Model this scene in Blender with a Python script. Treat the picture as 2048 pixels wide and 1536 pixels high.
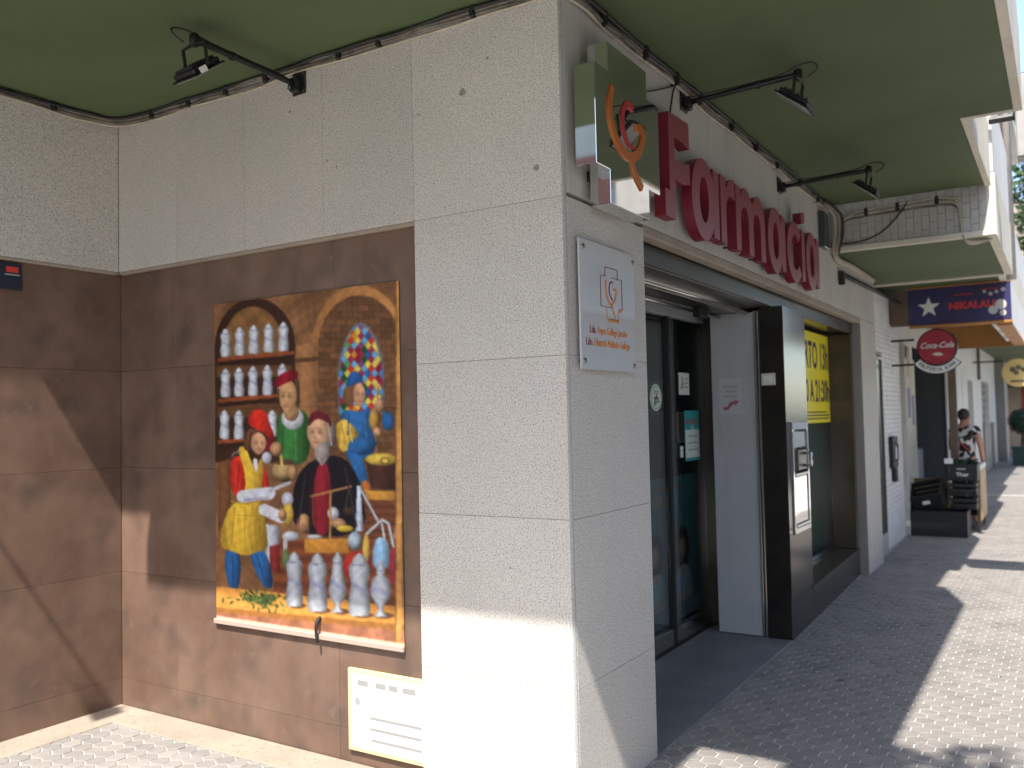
import bpy, bmesh, math, random
import numpy as np
from mathutils import Vector, Matrix
R = math.radians
random.seed(7)
rng = np.random.default_rng(7)
for o in list(bpy.data.objects): bpy.data.objects.remove(o)
S = bpy.context.scene
C = S.collection

# ------------------------------------------------------------------ camera
cam_d = bpy.data.cameras.new('camera'); cam = bpy.data.objects.new('camera', cam_d); C.objects.link(cam)
CAMP = Vector((-3.1175, -1.6816, 1.6))
yaw, pitch, roll = 0.5597, 0.0394, -0.0215
fw = Vector((math.cos(pitch)*math.cos(yaw), math.cos(pitch)*math.sin(yaw), math.sin(pitch)))
r0 = Vector((math.sin(yaw), -math.cos(yaw), 0)); u0 = r0.cross(fw)
r1 = r0*math.cos(roll)+u0*math.sin(roll); u1 = -r0*math.sin(roll)+u0*math.cos(roll)
cam.matrix_world = Matrix(((r1.x,u1.x,-fw.x,CAMP.x),(r1.y,u1.y,-fw.y,CAMP.y),(r1.z,u1.z,-fw.z,CAMP.z),(0,0,0,1)))
cam_d.sensor_width = 36; cam_d.lens = 36*1762.3/2048
cam_d.clip_start = .05; cam_d.clip_end = 2000
cam_d.dof.use_dof = True; cam_d.dof.focus_distance = 3.9; cam_d.dof.aperture_fstop = 2.2
S.camera = cam

# ------------------------------------------------------------------ light
SUN_TRAVEL = Vector((.61, .18, -1)).normalized()
w = bpy.data.worlds.new('World'); S.world = w; w.use_nodes = True
nt = w.node_tree; bg = nt.nodes['Background']
sky = nt.nodes.new('ShaderNodeTexSky'); sky.sky_type = 'NISHITA'; sky.sun_disc = False
sky.sun_elevation = math.asin(-SUN_TRAVEL.z); sky.sun_rotation = math.atan2(-SUN_TRAVEL.x, -SUN_TRAVEL.y)
sky.air_density = 1.0; sky.dust_density = 1.2; sky.ozone_density = 1.0
nt.links.new(sky.outputs[0], bg.inputs[0]); bg.inputs[1].default_value = .15
sun_d = bpy.data.lights.new('sun', 'SUN'); sun_d.energy = 3.2; sun_d.angle = R(.75); sun_d.color = (1, .95, .88)
sun = bpy.data.objects.new('sun', sun_d); C.objects.link(sun)
sun.rotation_euler = SUN_TRAVEL.to_track_quat('-Z', 'Y').to_euler(); sun.location = (-6, -3, 12)
S.view_settings.view_transform = 'Standard'; S.view_settings.look = 'None'
S.view_settings.exposure = 1.62; S.view_settings.gamma = 1.0; S.view_settings.use_curve_mapping = False
S.cycles.max_bounces = 10; S.cycles.diffuse_bounces = 6; S.cycles.glossy_bounces = 4; S.cycles.transparent_max_bounces = 12

# ------------------------------------------------------------------ materials
def lin(c):
    return tuple((v/12.92 if v <= .04045 else ((v+.055)/1.055)**2.4) for v in [x/255 for x in c])
MATS = {}
def mat(name, col, rough=.6, metal=0., var=0., vscale=3., col2=None, bump=0., bscale=60., speck=None, spec=.5, attr=None, streak=0., coat=0.):
    m = bpy.data.materials.new(name); m.use_nodes = True; MATS[name] = m
    n = m.node_tree.nodes; l = m.node_tree.links; b = n['Principled BSDF']
    b.inputs['Roughness'].default_value = rough; b.inputs['Metallic'].default_value = metal
    b.inputs['Specular IOR Level'].default_value = spec
    if coat: b.inputs['Coat Weight'].default_value = coat; b.inputs['Coat Roughness'].default_value = .08
    tc = n.new('ShaderNodeTexCoord')
    if attr:
        a = n.new('ShaderNodeAttribute'); a.attribute_name = attr; out = a.outputs['Color']
    else:
        rgb = n.new('ShaderNodeRGB'); rgb.outputs[0].default_value = (*col, 1); out = rgb.outputs[0]
    def noise(scale, detail=6, rgh=.6, vec=None):
        t = n.new('ShaderNodeTexNoise'); t.inputs['Scale'].default_value = scale; t.inputs['Detail'].default_value = detail
        t.inputs['Roughness'].default_value = rgh; l.new(vec or tc.outputs['Object'], t.inputs['Vector']); return t
    if var:
        t = noise(vscale); rp = n.new('ShaderNodeValToRGB'); rp.color_ramp.elements[0].position = .36; rp.color_ramp.elements[1].position = .66
        l.new(t.outputs[0], rp.inputs[0]); mx = n.new('ShaderNodeMix'); mx.data_type = 'RGBA'
        c2 = col2 or tuple(v*(1-var) for v in col)
        l.new(rp.outputs[0], mx.inputs[0]); l.new(out, mx.inputs[6])
        if attr:
            mx.blend_type = 'MULTIPLY'; mx.inputs[7].default_value = (1-var, 1-var, 1-var, 1)
        else: mx.inputs[7].default_value = (*c2, 1)
        out = mx.outputs[2]
        mr = n.new('ShaderNodeMapRange'); mr.inputs[3].default_value = rough*.85; mr.inputs[4].default_value = min(1, rough*1.15)
        l.new(t.outputs[0], mr.inputs[0]); l.new(mr.outputs[0], b.inputs['Roughness'])
    if streak:
        mp = n.new('ShaderNodeMapping'); mp.inputs['Scale'].default_value = (9, 9, .7); l.new(tc.outputs['Object'], mp.inputs[0])
        t = noise(1.3, 5, .65, mp.outputs[0]); rp = n.new('ShaderNodeValToRGB'); rp.color_ramp.elements[0].position = .5; rp.color_ramp.elements[1].position = .8
        l.new(t.outputs[0], rp.inputs[0]); mx = n.new('ShaderNodeMix'); mx.data_type = 'RGBA'; mx.blend_type = 'MULTIPLY'
        l.new(rp.outputs[0], mx.inputs[0]); l.new(out, mx.inputs[6]); mx.inputs[7].default_value = (1-streak, 1-streak*1.05, 1-streak*1.1, 1); out = mx.outputs[2]
    if speck:
        for (sc, lo, hi, c) in speck:
            t = noise(sc, 1.5, .5); rp = n.new('ShaderNodeValToRGB'); rp.color_ramp.elements[0].position = lo; rp.color_ramp.elements[1].position = hi
            l.new(t.outputs[0], rp.inputs[0]); mx = n.new('ShaderNodeMix'); mx.data_type = 'RGBA'
            l.new(rp.outputs[0], mx.inputs[0]); l.new(out, mx.inputs[6]); mx.inputs[7].default_value = (*c, 1); out = mx.outputs[2]
    l.new(out, b.inputs['Base Color'])
    if bump:
        t = noise(bscale, 4); bp = n.new('ShaderNodeBump'); bp.inputs['Strength'].default_value = bump; bp.inputs['Distance'].default_value = .004
        l.new(t.outputs[0], bp.inputs['Height']); l.new(bp.outputs[0], b.inputs['Normal'])
    return m
SPK = [(165, .57, .65, (.26, .235, .205)), (260, .60, .66, (.72, .69, .63)), (300, .585, .65, (.12, .105, .09))]
mat('granite', (.62, .58, .53), .62, var=.2, vscale=1.7, col2=(.57, .54, .50), speck=SPK, bump=.25, bscale=260)
mat('granite_edge', (.33, .32, .31), .5, speck=[(420, .56, .62, (.12, .12, .12)), (600, .6, .66, (.55, .54, .52))], bump=.2, bscale=250)
mat('granite_dark', (.27, .255, .235), .55, var=.2, vscale=3, speck=[(360, .58, .64, (.10, .09, .08)), (600, .6, .66, (.4, .38, .35))])
mat('plaster', (.53, .505, .46), .8, var=.25, vscale=1.2, col2=(.46, .435, .40), streak=.24, bump=.15, bscale=120)
mat('brown_stone', (.132, .080, .057), .40, var=.5, vscale=2.6, col2=(.195, .122, .088), bump=.12, bscale=22, speck=[(5, .50, .80, (.090, .064, .052)), (17, .58, .85, (.165, .115, .09))], streak=.12)
mat('black_stone', (.016, .014, .012), .22, var=.3, vscale=4, col2=(.026, .022, .018), spec=.5)
mat('brown_gloss', (.055, .042, .030), .17, var=.4, vscale=2.5, col2=(.08, .062, .046))
mat('bronze', (.075, .062, .048), .36, metal=.9, var=.2, vscale=3)
mat('hem_cloth', (.40, .315, .26), .7)
mat('sleeve', (.47, .47, .485), .3)
mat('faded_red', (.36, .10, .11), .5)
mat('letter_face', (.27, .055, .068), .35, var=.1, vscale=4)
mat('green_paint', (.084, .118, .050), .75, var=.26, vscale=.6, bump=.08, bscale=40, streak=.06)
mat('cream_paint', (.68, .63, .52), .7, var=.15, vscale=2, streak=.1)
mat('white_paint', (.74, .73, .69), .65, var=.12, vscale=1.5, streak=.12, bump=.1, bscale=80)
mat('white_brick', (.84, .84, .84), .55, var=.14, vscale=5, bump=.1, bscale=120)
mat('grey_tile', (.50, .48, .45), .6, var=.2, vscale=4)
mat('mortar', (.34, .33, .31), .9, var=.2, vscale=20)
mat('terracotta', (.42, .16, .10), .7, var=.25, vscale=6)
mat('paver_pale', (.27, .25, .23), .75, var=.3, vscale=2.2, col2=(.22, .205, .19), bump=.3, bscale=180)  # paver lightened for the recess so it bounces more light onto the mural wall
mat('paver', (.232, .210, .188), .75, var=.3, vscale=2.2, col2=(.19, .173, .156), speck=[(160, .60, .70, (.15, .145, .14)), (9, .70, .735, (.09, .088, .085)), (1.6, .56, .80, (.14, .136, .132))], bump=.3, bscale=180)
def tile_tint(m, lo=.88, hi=1.10):
    n = m.node_tree.nodes; l = m.node_tree.links; b = n['Principled BSDF']; src = b.inputs['Base Color'].links[0].from_socket
    ge = n.new('ShaderNodeNewGeometry'); oi = n.new('ShaderNodeObjectInfo'); ad = n.new('ShaderNodeMath'); ad.operation = 'ADD'; fr_ = n.new('ShaderNodeMath'); fr_.operation = 'FRACT'
    l.new(ge.outputs['Random Per Island'], ad.inputs[0]); l.new(oi.outputs['Random'], ad.inputs[1]); l.new(ad.outputs[0], fr_.inputs[0])
    mr = n.new('ShaderNodeMapRange'); mr.inputs[3].default_value = lo; mr.inputs[4].default_value = hi; l.new(fr_.outputs[0], mr.inputs[0])
    mx = n.new('ShaderNodeMix'); mx.data_type = 'RGBA'; mx.blend_type = 'MULTIPLY'; mx.inputs[0].default_value = 1; l.new(src, mx.inputs[6]); l.new(mr.outputs[0], mx.inputs[7]); l.new(mx.outputs[2], b.inputs['Base Color'])
tile_tint(MATS['paver']); tile_tint(MATS['paver_pale']); tile_tint(MATS['granite'], .93, 1.04); tile_tint(MATS['brown_stone'], .90, 1.08); tile_tint(MATS['plaster'], .95, 1.03)
mat('grout', (.54, .515, .475), .9, var=.3, vscale=7)
mat('concrete', (.17, .168, .165), .55, var=.35, vscale=2.2, col2=(.12, .12, .12), speck=[(90, .66, .74, (.08, .08, .08))], bump=.1, bscale=90)
mat('cream_stone', (.36, .30, .235), .7, var=.3, vscale=3, col2=(.29, .245, .195), speck=[(45, .58, .72, (.24, .20, .165))])
mat('asphalt', (.055, .055, .055), .85, var=.25, vscale=6, bump=.4, bscale=200)
mat('kerb_stone', (.36, .35, .33), .8, var=.2, vscale=5)
mat('black_metal', (.012, .012, .012), .45, metal=.0, var=.2, vscale=30)
mat('steel', (.62, .60, .56), .24, metal=1, var=.1, vscale=5)
mat('mirror_steel', (.72, .72, .70), .035, metal=1)
mat('brushed_steel', (.26, .245, .215), .3, metal=1, var=.15, vscale=2)
mat('bolt', (.28, .26, .22), .35, metal=1)
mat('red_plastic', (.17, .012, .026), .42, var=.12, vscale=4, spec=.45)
mat('cable_grey', (.22, .19, .15), .7, var=.5, vscale=9, col2=(.08, .075, .065))
mat('cable_cream', (.50, .44, .34), .65, var=.3, vscale=8)
mat('cable_black', (.025, .024, .022), .6)
mat('acrylic', (.52, .52, .525), .05, spec=.8, coat=.6)
mat('paper', (.74, .73, .72), .6)
mat('panel_white', (.44, .445, .46), .5, var=.1, vscale=3, streak=.1)
mat('orange_paint', (.46, .125, .02), .35)
mat('crimson_paint', (.40, .03, .03), .4)
mat('maroon_ink', (.20, .02, .03), .5)
mat('orange_ink', (.62, .20, .03), .5)
mat('black_ink', (.02, .02, .025), .6)
mat('grey_ink', (.30, .30, .30), .6)
mat('pale_ink', (.28, .28, .27), .6)
mat('violet_ink', (.045, .02, .06), .6)
mat('yellow_print', (.95, .80, .03), .45)
mat('teal_print', (.05, .36, .36), .4)
mat('sticker_white', (.70, .76, .70), .5)
mat('board_cream', (.72, .58, .30), .5)
mat('navy', (.012, .02, .035), .4)
mat('red_ink', (.62, .035, .03), .5)
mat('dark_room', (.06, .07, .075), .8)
mat('room_teal', (.10, .19, .20), .7)
mat('frost', (.26, .33, .31), .35)
mat('rubber', (.012, .012, .012), .6)
mat('door_bronze', (.10, .115, .11), .25, metal=.6, var=.2, vscale=3)
mat('sign_blue', (.040, .026, .085), .35, var=.6, vscale=2.2, col2=(.035, .04, .13))
mat('wood_orange', (.42, .19, .05), .5, var=.2, vscale=5)
mat('wood_dark', (.14, .10, .07), .6, var=.3, vscale=6)
mat('wood_board', (.55, .38, .20), .6, var=.25, vscale=6, streak=.2)
mat('crate_black', (.012, .013, .014), .5)
mat('cardboard', (.42, .29, .15), .8)
mat('cola_red', (.36, .025, .045), .4, var=.3, vscale=6)
mat('sign_yellow', (.66, .48, .18), .5)
mat('leaf', (.055, .105, .025), .6, var=.5, vscale=1.5, col2=(.035, .07, .018))
mat('leaf_dark', (.018, .055, .030), .6, var=.4, vscale=4, col2=(.012, .035, .02))
mat('bark', (.11, .08, .06), .9, var=.3, vscale=12, bump=.5, bscale=30)
mat('planter_green', (.012, .05, .045), .5)
mat('skin', (.48, .24, .17), .5)
mat('hair_dark', (.03, .022, .018), .6)
mat('cloth_pattern', (.58, .56, .54), .8, speck=[(11, .455, .475, (.012, .012, .012))])
mat('cloth_dark', (.02, .022, .03), .8)
mat('opposite_wall', (.36, .34, .31), .8, var=.15, vscale=.4)
mat('blue_box', (.03, .05, .10), .5)
mat('lavender', (.22, .18, .34), .6)
mat('print', (1, 1, 1), .5, attr='Col', spec=.3)
def glass_mat(name, tint, tw):
    m = bpy.data.materials.new(name); m.use_nodes = True; MATS[name] = m; n = m.node_tree.nodes; l = m.node_tree.links
    n.clear(); o = n.new('ShaderNodeOutputMaterial'); mx = n.new('ShaderNodeMixShader'); lw = n.new('ShaderNodeLayerWeight'); lw.inputs[0].default_value = .5
    pw = n.new('ShaderNodeMath'); pw.operation = 'POWER'; pw.inputs[1].default_value = 4.; ma = n.new('ShaderNodeMath'); ma.operation = 'MULTIPLY_ADD'; ma.inputs[1].default_value = .85; ma.inputs[2].default_value = .10
    t = n.new('ShaderNodeBsdfTransparent'); t.inputs[0].default_value = (*tint, 1); g = n.new('ShaderNodeBsdfGlossy'); g.inputs['Roughness'].default_value = .015
    l.new(lw.outputs['Facing'], pw.inputs[0]); l.new(pw.outputs[0], ma.inputs[0]); l.new(ma.outputs[0], mx.inputs[0]); l.new(t.outputs[0], mx.inputs[1]); l.new(g.outputs[0], mx.inputs[2]); l.new(mx.outputs[0], o.inputs[0])
    return m
glass_mat('glass', (.84, .90, .89), 1)

# ------------------------------------------------------------------ helpers
class MB:
    def __init__(s): s.v = []; s.f = []; s.mi = []
    def add(s, vs, fs, mi=0):
        k = len(s.v); s.v += [tuple(v) for v in vs]; s.f += [tuple(i+k for i in f) for f in fs]; s.mi += [mi]*len(fs); return s
    def box(s, x0, x1, y0, y1, z0, z1, c=0., mi=0):
        x0, x1 = min(x0, x1), max(x0, x1); y0, y1 = min(y0, y1), max(y0, y1); z0, z1 = min(z0, z1), max(z0, z1)
        if c <= 0:
            vs = [(x, y, z) for z in (z0, z1) for y in (y0, y1) for x in (x0, x1)]
            return s.add(vs, [(0,2,3,1),(4,5,7,6),(0,1,5,4),(2,6,7,3),(0,4,6,2),(1,3,7,5)], mi)
        bm = bmesh.new(); bmesh.ops.create_cube(bm, size=1)
        for v in bm.verts:
            v.co = Vector(((x0+x1)/2+v.co.x*(x1-x0), (y0+y1)/2+v.co.y*(y1-y0), (z0+z1)/2+v.co.z*(z1-z0)))
        bmesh.ops.bevel(bm, geom=bm.edges[:], offset=c, segments=1, affect='EDGES')
        bm.verts.index_update(); s.add([v.co for v in bm.verts], [[v.index for v in f.verts] for f in bm.faces], mi); bm.free(); return s
    def prism(s, poly, z0, z1, mi=0):      # plan polygon (counter-clockwise)
        n = len(poly); vs = [(x, y, z0) for x, y in poly]+[(x, y, z1) for x, y in poly]
        return s.add(vs, [tuple(range(n-1, -1, -1)), tuple(range(n, 2*n))]+[(i, (i+1) % n, (i+1) % n+n, i+n) for i in range(n)], mi)
    def slab_xz(s, poly, y0, y1, mi=0):    # outline in x,z extruded along y
        n = len(poly); vs = [(x, y0, z) for x, z in poly]+[(x, y1, z) for x, z in poly]
        return s.add(vs, [tuple(range(n)), tuple(range(2*n-1, n-1, -1))]+[(i+n, (i+1) % n+n, (i+1) % n, i) for i in range(n)], mi)
    def slab_yz(s, poly, x0, x1, mi=0):
        n = len(poly); vs = [(x0, y, z) for y, z in poly]+[(x1, y, z) for y, z in poly]
        return s.add(vs, [tuple(range(n)), tuple(range(2*n-1, n-1, -1))]+[(i+n, (i+1) % n+n, (i+1) % n, i) for i in range(n)], mi)
    def tube(s, pts, r, sides=7, smooth=4, taper=None, mi=0):
        P = [Vector(p) for p in pts]
        if smooth and len(P) > 2:
            Q = []
            for i in range(len(P)-1):
                a, b, c, d = P[max(i-1, 0)], P[i], P[i+1], P[min(i+2, len(P)-1)]
                for k in range(smooth):
                    t = k/smooth; Q.append(.5*((2*b)+(c-a)*t+(2*a-5*b+4*c-d)*t*t+(3*b-a-3*c+d)*t**3))
            P = Q+[P[-1]]
        n = len(P); vs = []; up = Vector((0, 0, 1)); prev = None
        for i, p in enumerate(P):
            t = (P[min(i+1, n-1)]-P[max(i-1, 0)]).normalized()
            if prev is None: a = t.cross(up if abs(t.z) < .9 else Vector((1, 0, 0))).normalized()
            else: a = (prev-t*prev.dot(t)).normalized()
            prev = a; b = t.cross(a); rr = r if taper is None else r+(taper-r)*i/(n-1)
            for k in range(sides):
                an = 2*math.pi*k/sides; vs.append(p+a*rr*math.cos(an)+b*rr*math.sin(an))
        fs = [(i*sides+k, i*sides+(k+1) % sides, (i+1)*sides+(k+1) % sides, (i+1)*sides+k) for i in range(n-1) for k in range(sides)]
        fs += [tuple(range(sides-1, -1, -1)), tuple(range((n-1)*sides, n*sides))]
        return s.add(vs, fs, mi)
    def lathe(s, prof, c=(0, 0, 0), n=20, mi=0):  # prof (r,z)
        vs = [(c[0]+r*math.cos(2*math.pi*k/n), c[1]+r*math.sin(2*math.pi*k/n), c[2]+z) for r, z in prof for k in range(n)]
        fs = [(i*n+k, i*n+(k+1) % n, (i+1)*n+(k+1) % n, (i+1)*n+k) for i in range(len(prof)-1) for k in range(n)]
        fs += [tuple(range(n-1, -1, -1)), tuple(range((len(prof)-1)*n, len(prof)*n))]
        return s.add(vs, fs, mi)
    def xf(s, M):
        s.v = [tuple(M @ Vector(v)) for v in s.v]; return s
ROOT = {}
def setup(o, label=None, cat=None, group=None, kind=None):
    if label: o['label'] = label
    if cat: o['category'] = cat
    if group: o['group'] = group
    if kind: o['kind'] = kind
    return o
def thing(name, label, cat, loc=(0, 0, 0), group=None):
    e = bpy.data.objects.new(name, None); e.empty_display_size = .1; C.objects.link(e); e.location = loc; ROOT[e.name] = Vector(loc)
    return setup(e, label, cat, group)
def build(name, mb, m, parent=None, smooth=False, label=None, cat=None, group=None, kind=None, local=False):
    off = Vector((0, 0, 0))
    if parent is not None: off = ROOT.get(parent.name, off)
    if local: off = Vector((0, 0, 0))
    me = bpy.data.meshes.new(name)
    me.from_pydata([(v[0]-off.x, v[1]-off.y, v[2]-off.z) for v in mb.v] if off.length else mb.v, [], mb.f)
    for mm in (m if isinstance(m, (list, tuple)) else [m]): me.materials.append(MATS[mm])
    if any(mb.mi): me.polygons.foreach_set('material_index', mb.mi)
    if smooth: me.polygons.foreach_set('use_smooth', [True]*len(me.polygons))
    me.update()
    o = bpy.data.objects.new(name, me); C.objects.link(o)
    if parent is not None: o.parent = parent; ROOT[o.name] = ROOT.get(parent.name, Vector())
    return setup(o, label, cat, group, kind)
def text(name, s, size, M, m, parent, extrude=.0015, shear=0., align='CENTER', xs=1., bold=0., label=None, spacing=1.):
    cu = bpy.data.curves.new(name, 'FONT'); cu.body = s; cu.size = size; cu.extrude = extrude; cu.align_x = align; cu.align_y = 'CENTER'
    cu.shear = shear; cu.offset = bold; cu.resolution_u = 3; cu.space_character = spacing
    t = bpy.data.objects.new('tmp', cu); C.objects.link(t); dg = bpy.context.evaluated_depsgraph_get(); dg.update()
    me = bpy.data.meshes.new_from_object(t.evaluated_get(dg)); bpy.data.objects.remove(t); bpy.data.curves.remove(cu)
    off = ROOT.get(parent.name, Vector()) if parent is not None else Vector()
    me.transform(Matrix.Translation(-off) @ M @ Matrix.Diagonal((xs, 1, 1, 1)))
    me.materials.clear(); me.materials.append(MATS[m]); me.name = name
    o = bpy.data.objects.new(name, me); C.objects.link(o)
    if parent is not None: o.parent = parent; ROOT[o.name] = off
    return setup(o, label)
def M_front(x, y, z): return Matrix(((1,0,0,x),(0,0,-1,y),(0,1,0,z),(0,0,0,1)))      # text facing -Y
def M_side(x, y, z): return Matrix(((0,0,-1,x),(-1,0,0,y),(0,1,0,z),(0,0,0,1)))      # text facing -X

H, HF, LY, D = 3.387, 2.501, 2.959, .035
YP, X1, X2, J2, J3, J4 = .775, .782, 6.07, 1.853, 1.19, .514

# ------------------------------------------------------------------ ground
g = MB(); g.add([(-300, -300, -.16), (300, -300, -.16), (300, 300, -.16), (-300, 300, -.16)], [(0, 1, 2, 3)])
build('ground', g, 'asphalt', kind='structure')
KERB = -4.4
pav = build('pavement', MB().box(-14, 60, KERB, 3.4, -.15, -.006), 'grout', kind='structure')
build('unseen_dull_paving', MB().box(-1.2, 5.2, KERB+.001, -1.98, -.14, -.003), 'paver', pav)  # out-of-view duller sheet, added to cut light bounced onto the facade
build('far_paving', MB().box(15.6, 60, -1.98, .12, -.14, -.0025), 'paver', pav)
build('kerb', MB().box(-14, 60, KERB-.16, KERB-.002, -.3, .004, .012), 'kerb_stone', kind='structure')
def hex_mesh(cx, cy, R_, z0, z1, ch):
    vs = []
    for (rr, z) in ((R_, z0), (R_, z1-ch*.55), (R_-ch, z1)):
        for k in range(6):
            a = math.pi/3*k; vs.append((cx+rr*math.cos(a), cy+rr*math.sin(a), z))
    fs = [tuple(range(12, 18))]+[(i*6+k, i*6+(k+1) % 6, (i+1)*6+(k+1) % 6, (i+1)*6+k) for i in (0, 1) for k in range(6)]
    return vs, fs
PIT = .0915; RW = PIT*math.sqrt(3)/2; RAD = PIT/math.sqrt(3)-.0042
def in_build(x, y):
    if x > .03 and y > (.07 if x < 6.8 else .16): return True
    if y > LY-.04: return True
    if y > .05 and x > -.15: return True     # cream border along the mural wall
    if y > LY-.15: return True
    return False
cells = []
i0 = int(-4.6/RW)
for i in range(i0, int(15.5/RW)):
    for j in range(int(-3.2/PIT), int(3.0/PIT)):
        x = i*RW; y = (j+(.5 if i % 2 else 0))*PIT
        if in_build(x, y): continue
        v = Vector((x, y, 0))-CAMP; dz = v.dot(fw)
        if dz < .6: continue
        px = 1024+1762*v.dot(r1)/dz; py = 768-1762*v.dot(u1)/dz
        if -160 < px < 2200 and py < 1720: cells.append((dz, x, y, px, py))
cells.sort()
vis = [c for c in cells if -10 < c[3] < 2058 and c[4] < 1546 and c[1] > .3]
pick = set((c[1], c[2]) for c in vis[:300])
vs, fs = hex_mesh(0, 0, RAD, -.03, 0, .006)
proto = MB().add(vs, fs)
k = 0; me_hex = None; rest = MB(); rest_pale = MB()
for (dz, x, y, px, py) in cells:
    dz_ = rng.normal(0, .0011)
    if (x, y) in pick:
        if me_hex is None:
            o = build('paving_tile', proto, 'paver', pav); me_hex = o.data
        else:
            o = bpy.data.objects.new('paving_tile', me_hex); C.objects.link(o); o.parent = pav
        o.location = (x, y, dz_); o.rotation_euler = (rng.normal(0, .006), rng.normal(0, .006), rng.normal(0, .012))
    else:
        a, b = hex_mesh(x, y, RAD, -.03, dz_, .006); (rest_pale if x < -.1 else rest).add(a, b)
build('paving_tiles', rest, 'paver', pav, kind='stuff'); build('pale_paving_tiles', rest_pale, 'paver_pale', pav, kind='stuff')
build('border_strip', MB().box(-.185, .03, .0, LY-.2, -.03, .005, .003).box(-5, .03, LY-.197, LY+D, -.03, .005, .003), 'cream_stone', pav)
build('entrance_floor', MB().box(X1+.002, 3.2, .0, .74, -.03, .0055, .003), 'concrete', pav)

# ------------------------------------------------------------------ pharmacy building
ph = thing('pharmacy_building', 'granite clad corner pharmacy with brown stone recess and dark green soffit', 'building', (0, 0, 0))
core = MB().box(.061, .72, .06, 3.4, 0, 3.6).box(.0, .0605, LY+D+.0245, 3.4, 0, 3.6).box(.06, 6.8, .06, .62, 2.62, 3.6).box(-6, -.001, LY+D+.03, 4, 0, 3.6)
build('wall_core', core, 'mortar', ph)
def panel(name, x0, x1, y0, y1, z0, z1, m='granite', c=.0012, par=ph):
    return build(name, MB().box(x0, x1, y0, y1, z0, z1, c), m, par)
g_ = .0007
fill = .0135
pillar = build('pillar', MB().box(.03, .76, .03, .76, 0, H), 'mortar', ph)
zs = [0, J4, J3, J2, HF, H+.1]
for a, b in zip(zs[:-1], zs[1:]):
    panel('stone_panel', 0, .035, fill, YP-g_, a+g_, b-g_, par=pillar)
    if b < HF+.01:
        panel('stone_panel', fill, X1, 0, .035, a+g_, b-g_, par=pillar)
        panel('stone_panel', X1-.03, X1, .036, .70, a+g_, b-g_, par=pillar)
# rounded corner strip
q = MB(); n_ = 7; pl = [(fill, fill)]+[(fill+(fill-.001)*math.cos(math.pi+math.pi/2*k/n_), fill+(fill-.001)*math.sin(math.pi+math.pi/2*k/n_)) for k in range(n_+1)]
q.prism(pl, 0, H+.05); build('corner_strip', q, 'granite_edge', pillar)
# dark glue marks left on the pillar
def blob(cx, cz, r, seed, n=26):
    rr = np.random.default_rng(seed); ph_ = rr.uniform(0, 6.28, 4)
    return [(cx+r*(1+.12*math.sin(3*t+ph_[0])+.14*math.sin(7*t+ph_[1])+.16*math.sin(11*t+ph_[2]))*math.cos(t), cz+r*(1+.12*math.sin(3*t+ph_[0])+.14*math.sin(7*t+ph_[1])+.16*math.sin(11*t+ph_[2]))*math.sin(t)) for t in np.linspace(0, 2*math.pi, n, endpoint=False)]
for (y, z, r, sd) in ((.495, 3.03, .016, 1), (.13, 2.635, .013, 2), (1.55, 3.16, .007, 3), (1.30, 2.87, .006, 4), (1.24, 2.83, .005, 5), (.36, 3.15, .006, 6), (.74, 2.98, .005, 8), (.3, .98, .005, 9)):
    build('glue_mark', MB().slab_yz(blob(y, z, r, sd), -.0012, .0002), 'granite_dark', pillar)
# frieze over the mural wall
fr = build('frieze', MB().box(.03, .2, YP+.002, LY+.02, HF+.004, H).box(-6, -.002, LY+.03, LY+.1, HF+.004, H), 'mortar', ph)
ys = [YP, 1.332, 1.888, 2.436, LY]
for a, b in zip(ys[:-1], ys[1:]): panel('frieze_panel', 0, .034, a+g_, b-g_, HF+.001, H+.05, par=fr)
xs = [-2.9, -2.3, -1.72, -1.14, -.563, -.001]
for a, b in zip(xs[:-1], xs[1:]): panel('frieze_panel', a+g_, b-g_, LY, LY+.034, HF+.001, H+.05, par=fr)
build('frieze_lip', MB().box(.001, D+.02, YP+.001, LY, HF-.014, HF-.0005, .002).box(-5.9, .0005, LY+.001, LY+D+.02, HF-.014, HF-.0005, .002), 'cream_stone', fr)
# brown stone cladding
bw = build('brown_cladding', MB().box(.06, .1, YP-.05, LY+.05, 0, HF).box(-6, .055, LY+D+.024, LY+D+.06, 0, HF), 'mortar', ph)
zj = [0, .155, .765, 1.365, 1.925, HF-.015]
for a, b in zip(zj[:-1], zj[1:]):
    for ya, yb in ((YP-.02, 1.30), (1.30, 2.50), (2.50, LY+D)):
        panel('stone_tile', D, D+.024, ya+g_, yb-g_, a+g_, b-g_, 'brown_stone', .0008, bw)
    for xa, xb in ((-3.5, -2.4), (-2.4, -1.2), (-1.2, D-.001)):
        panel('stone_tile', xa+g_, xb-g_, LY+D, LY+D+.023, a+g_, b-g_, 'brown_stone', .0008, bw)
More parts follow.
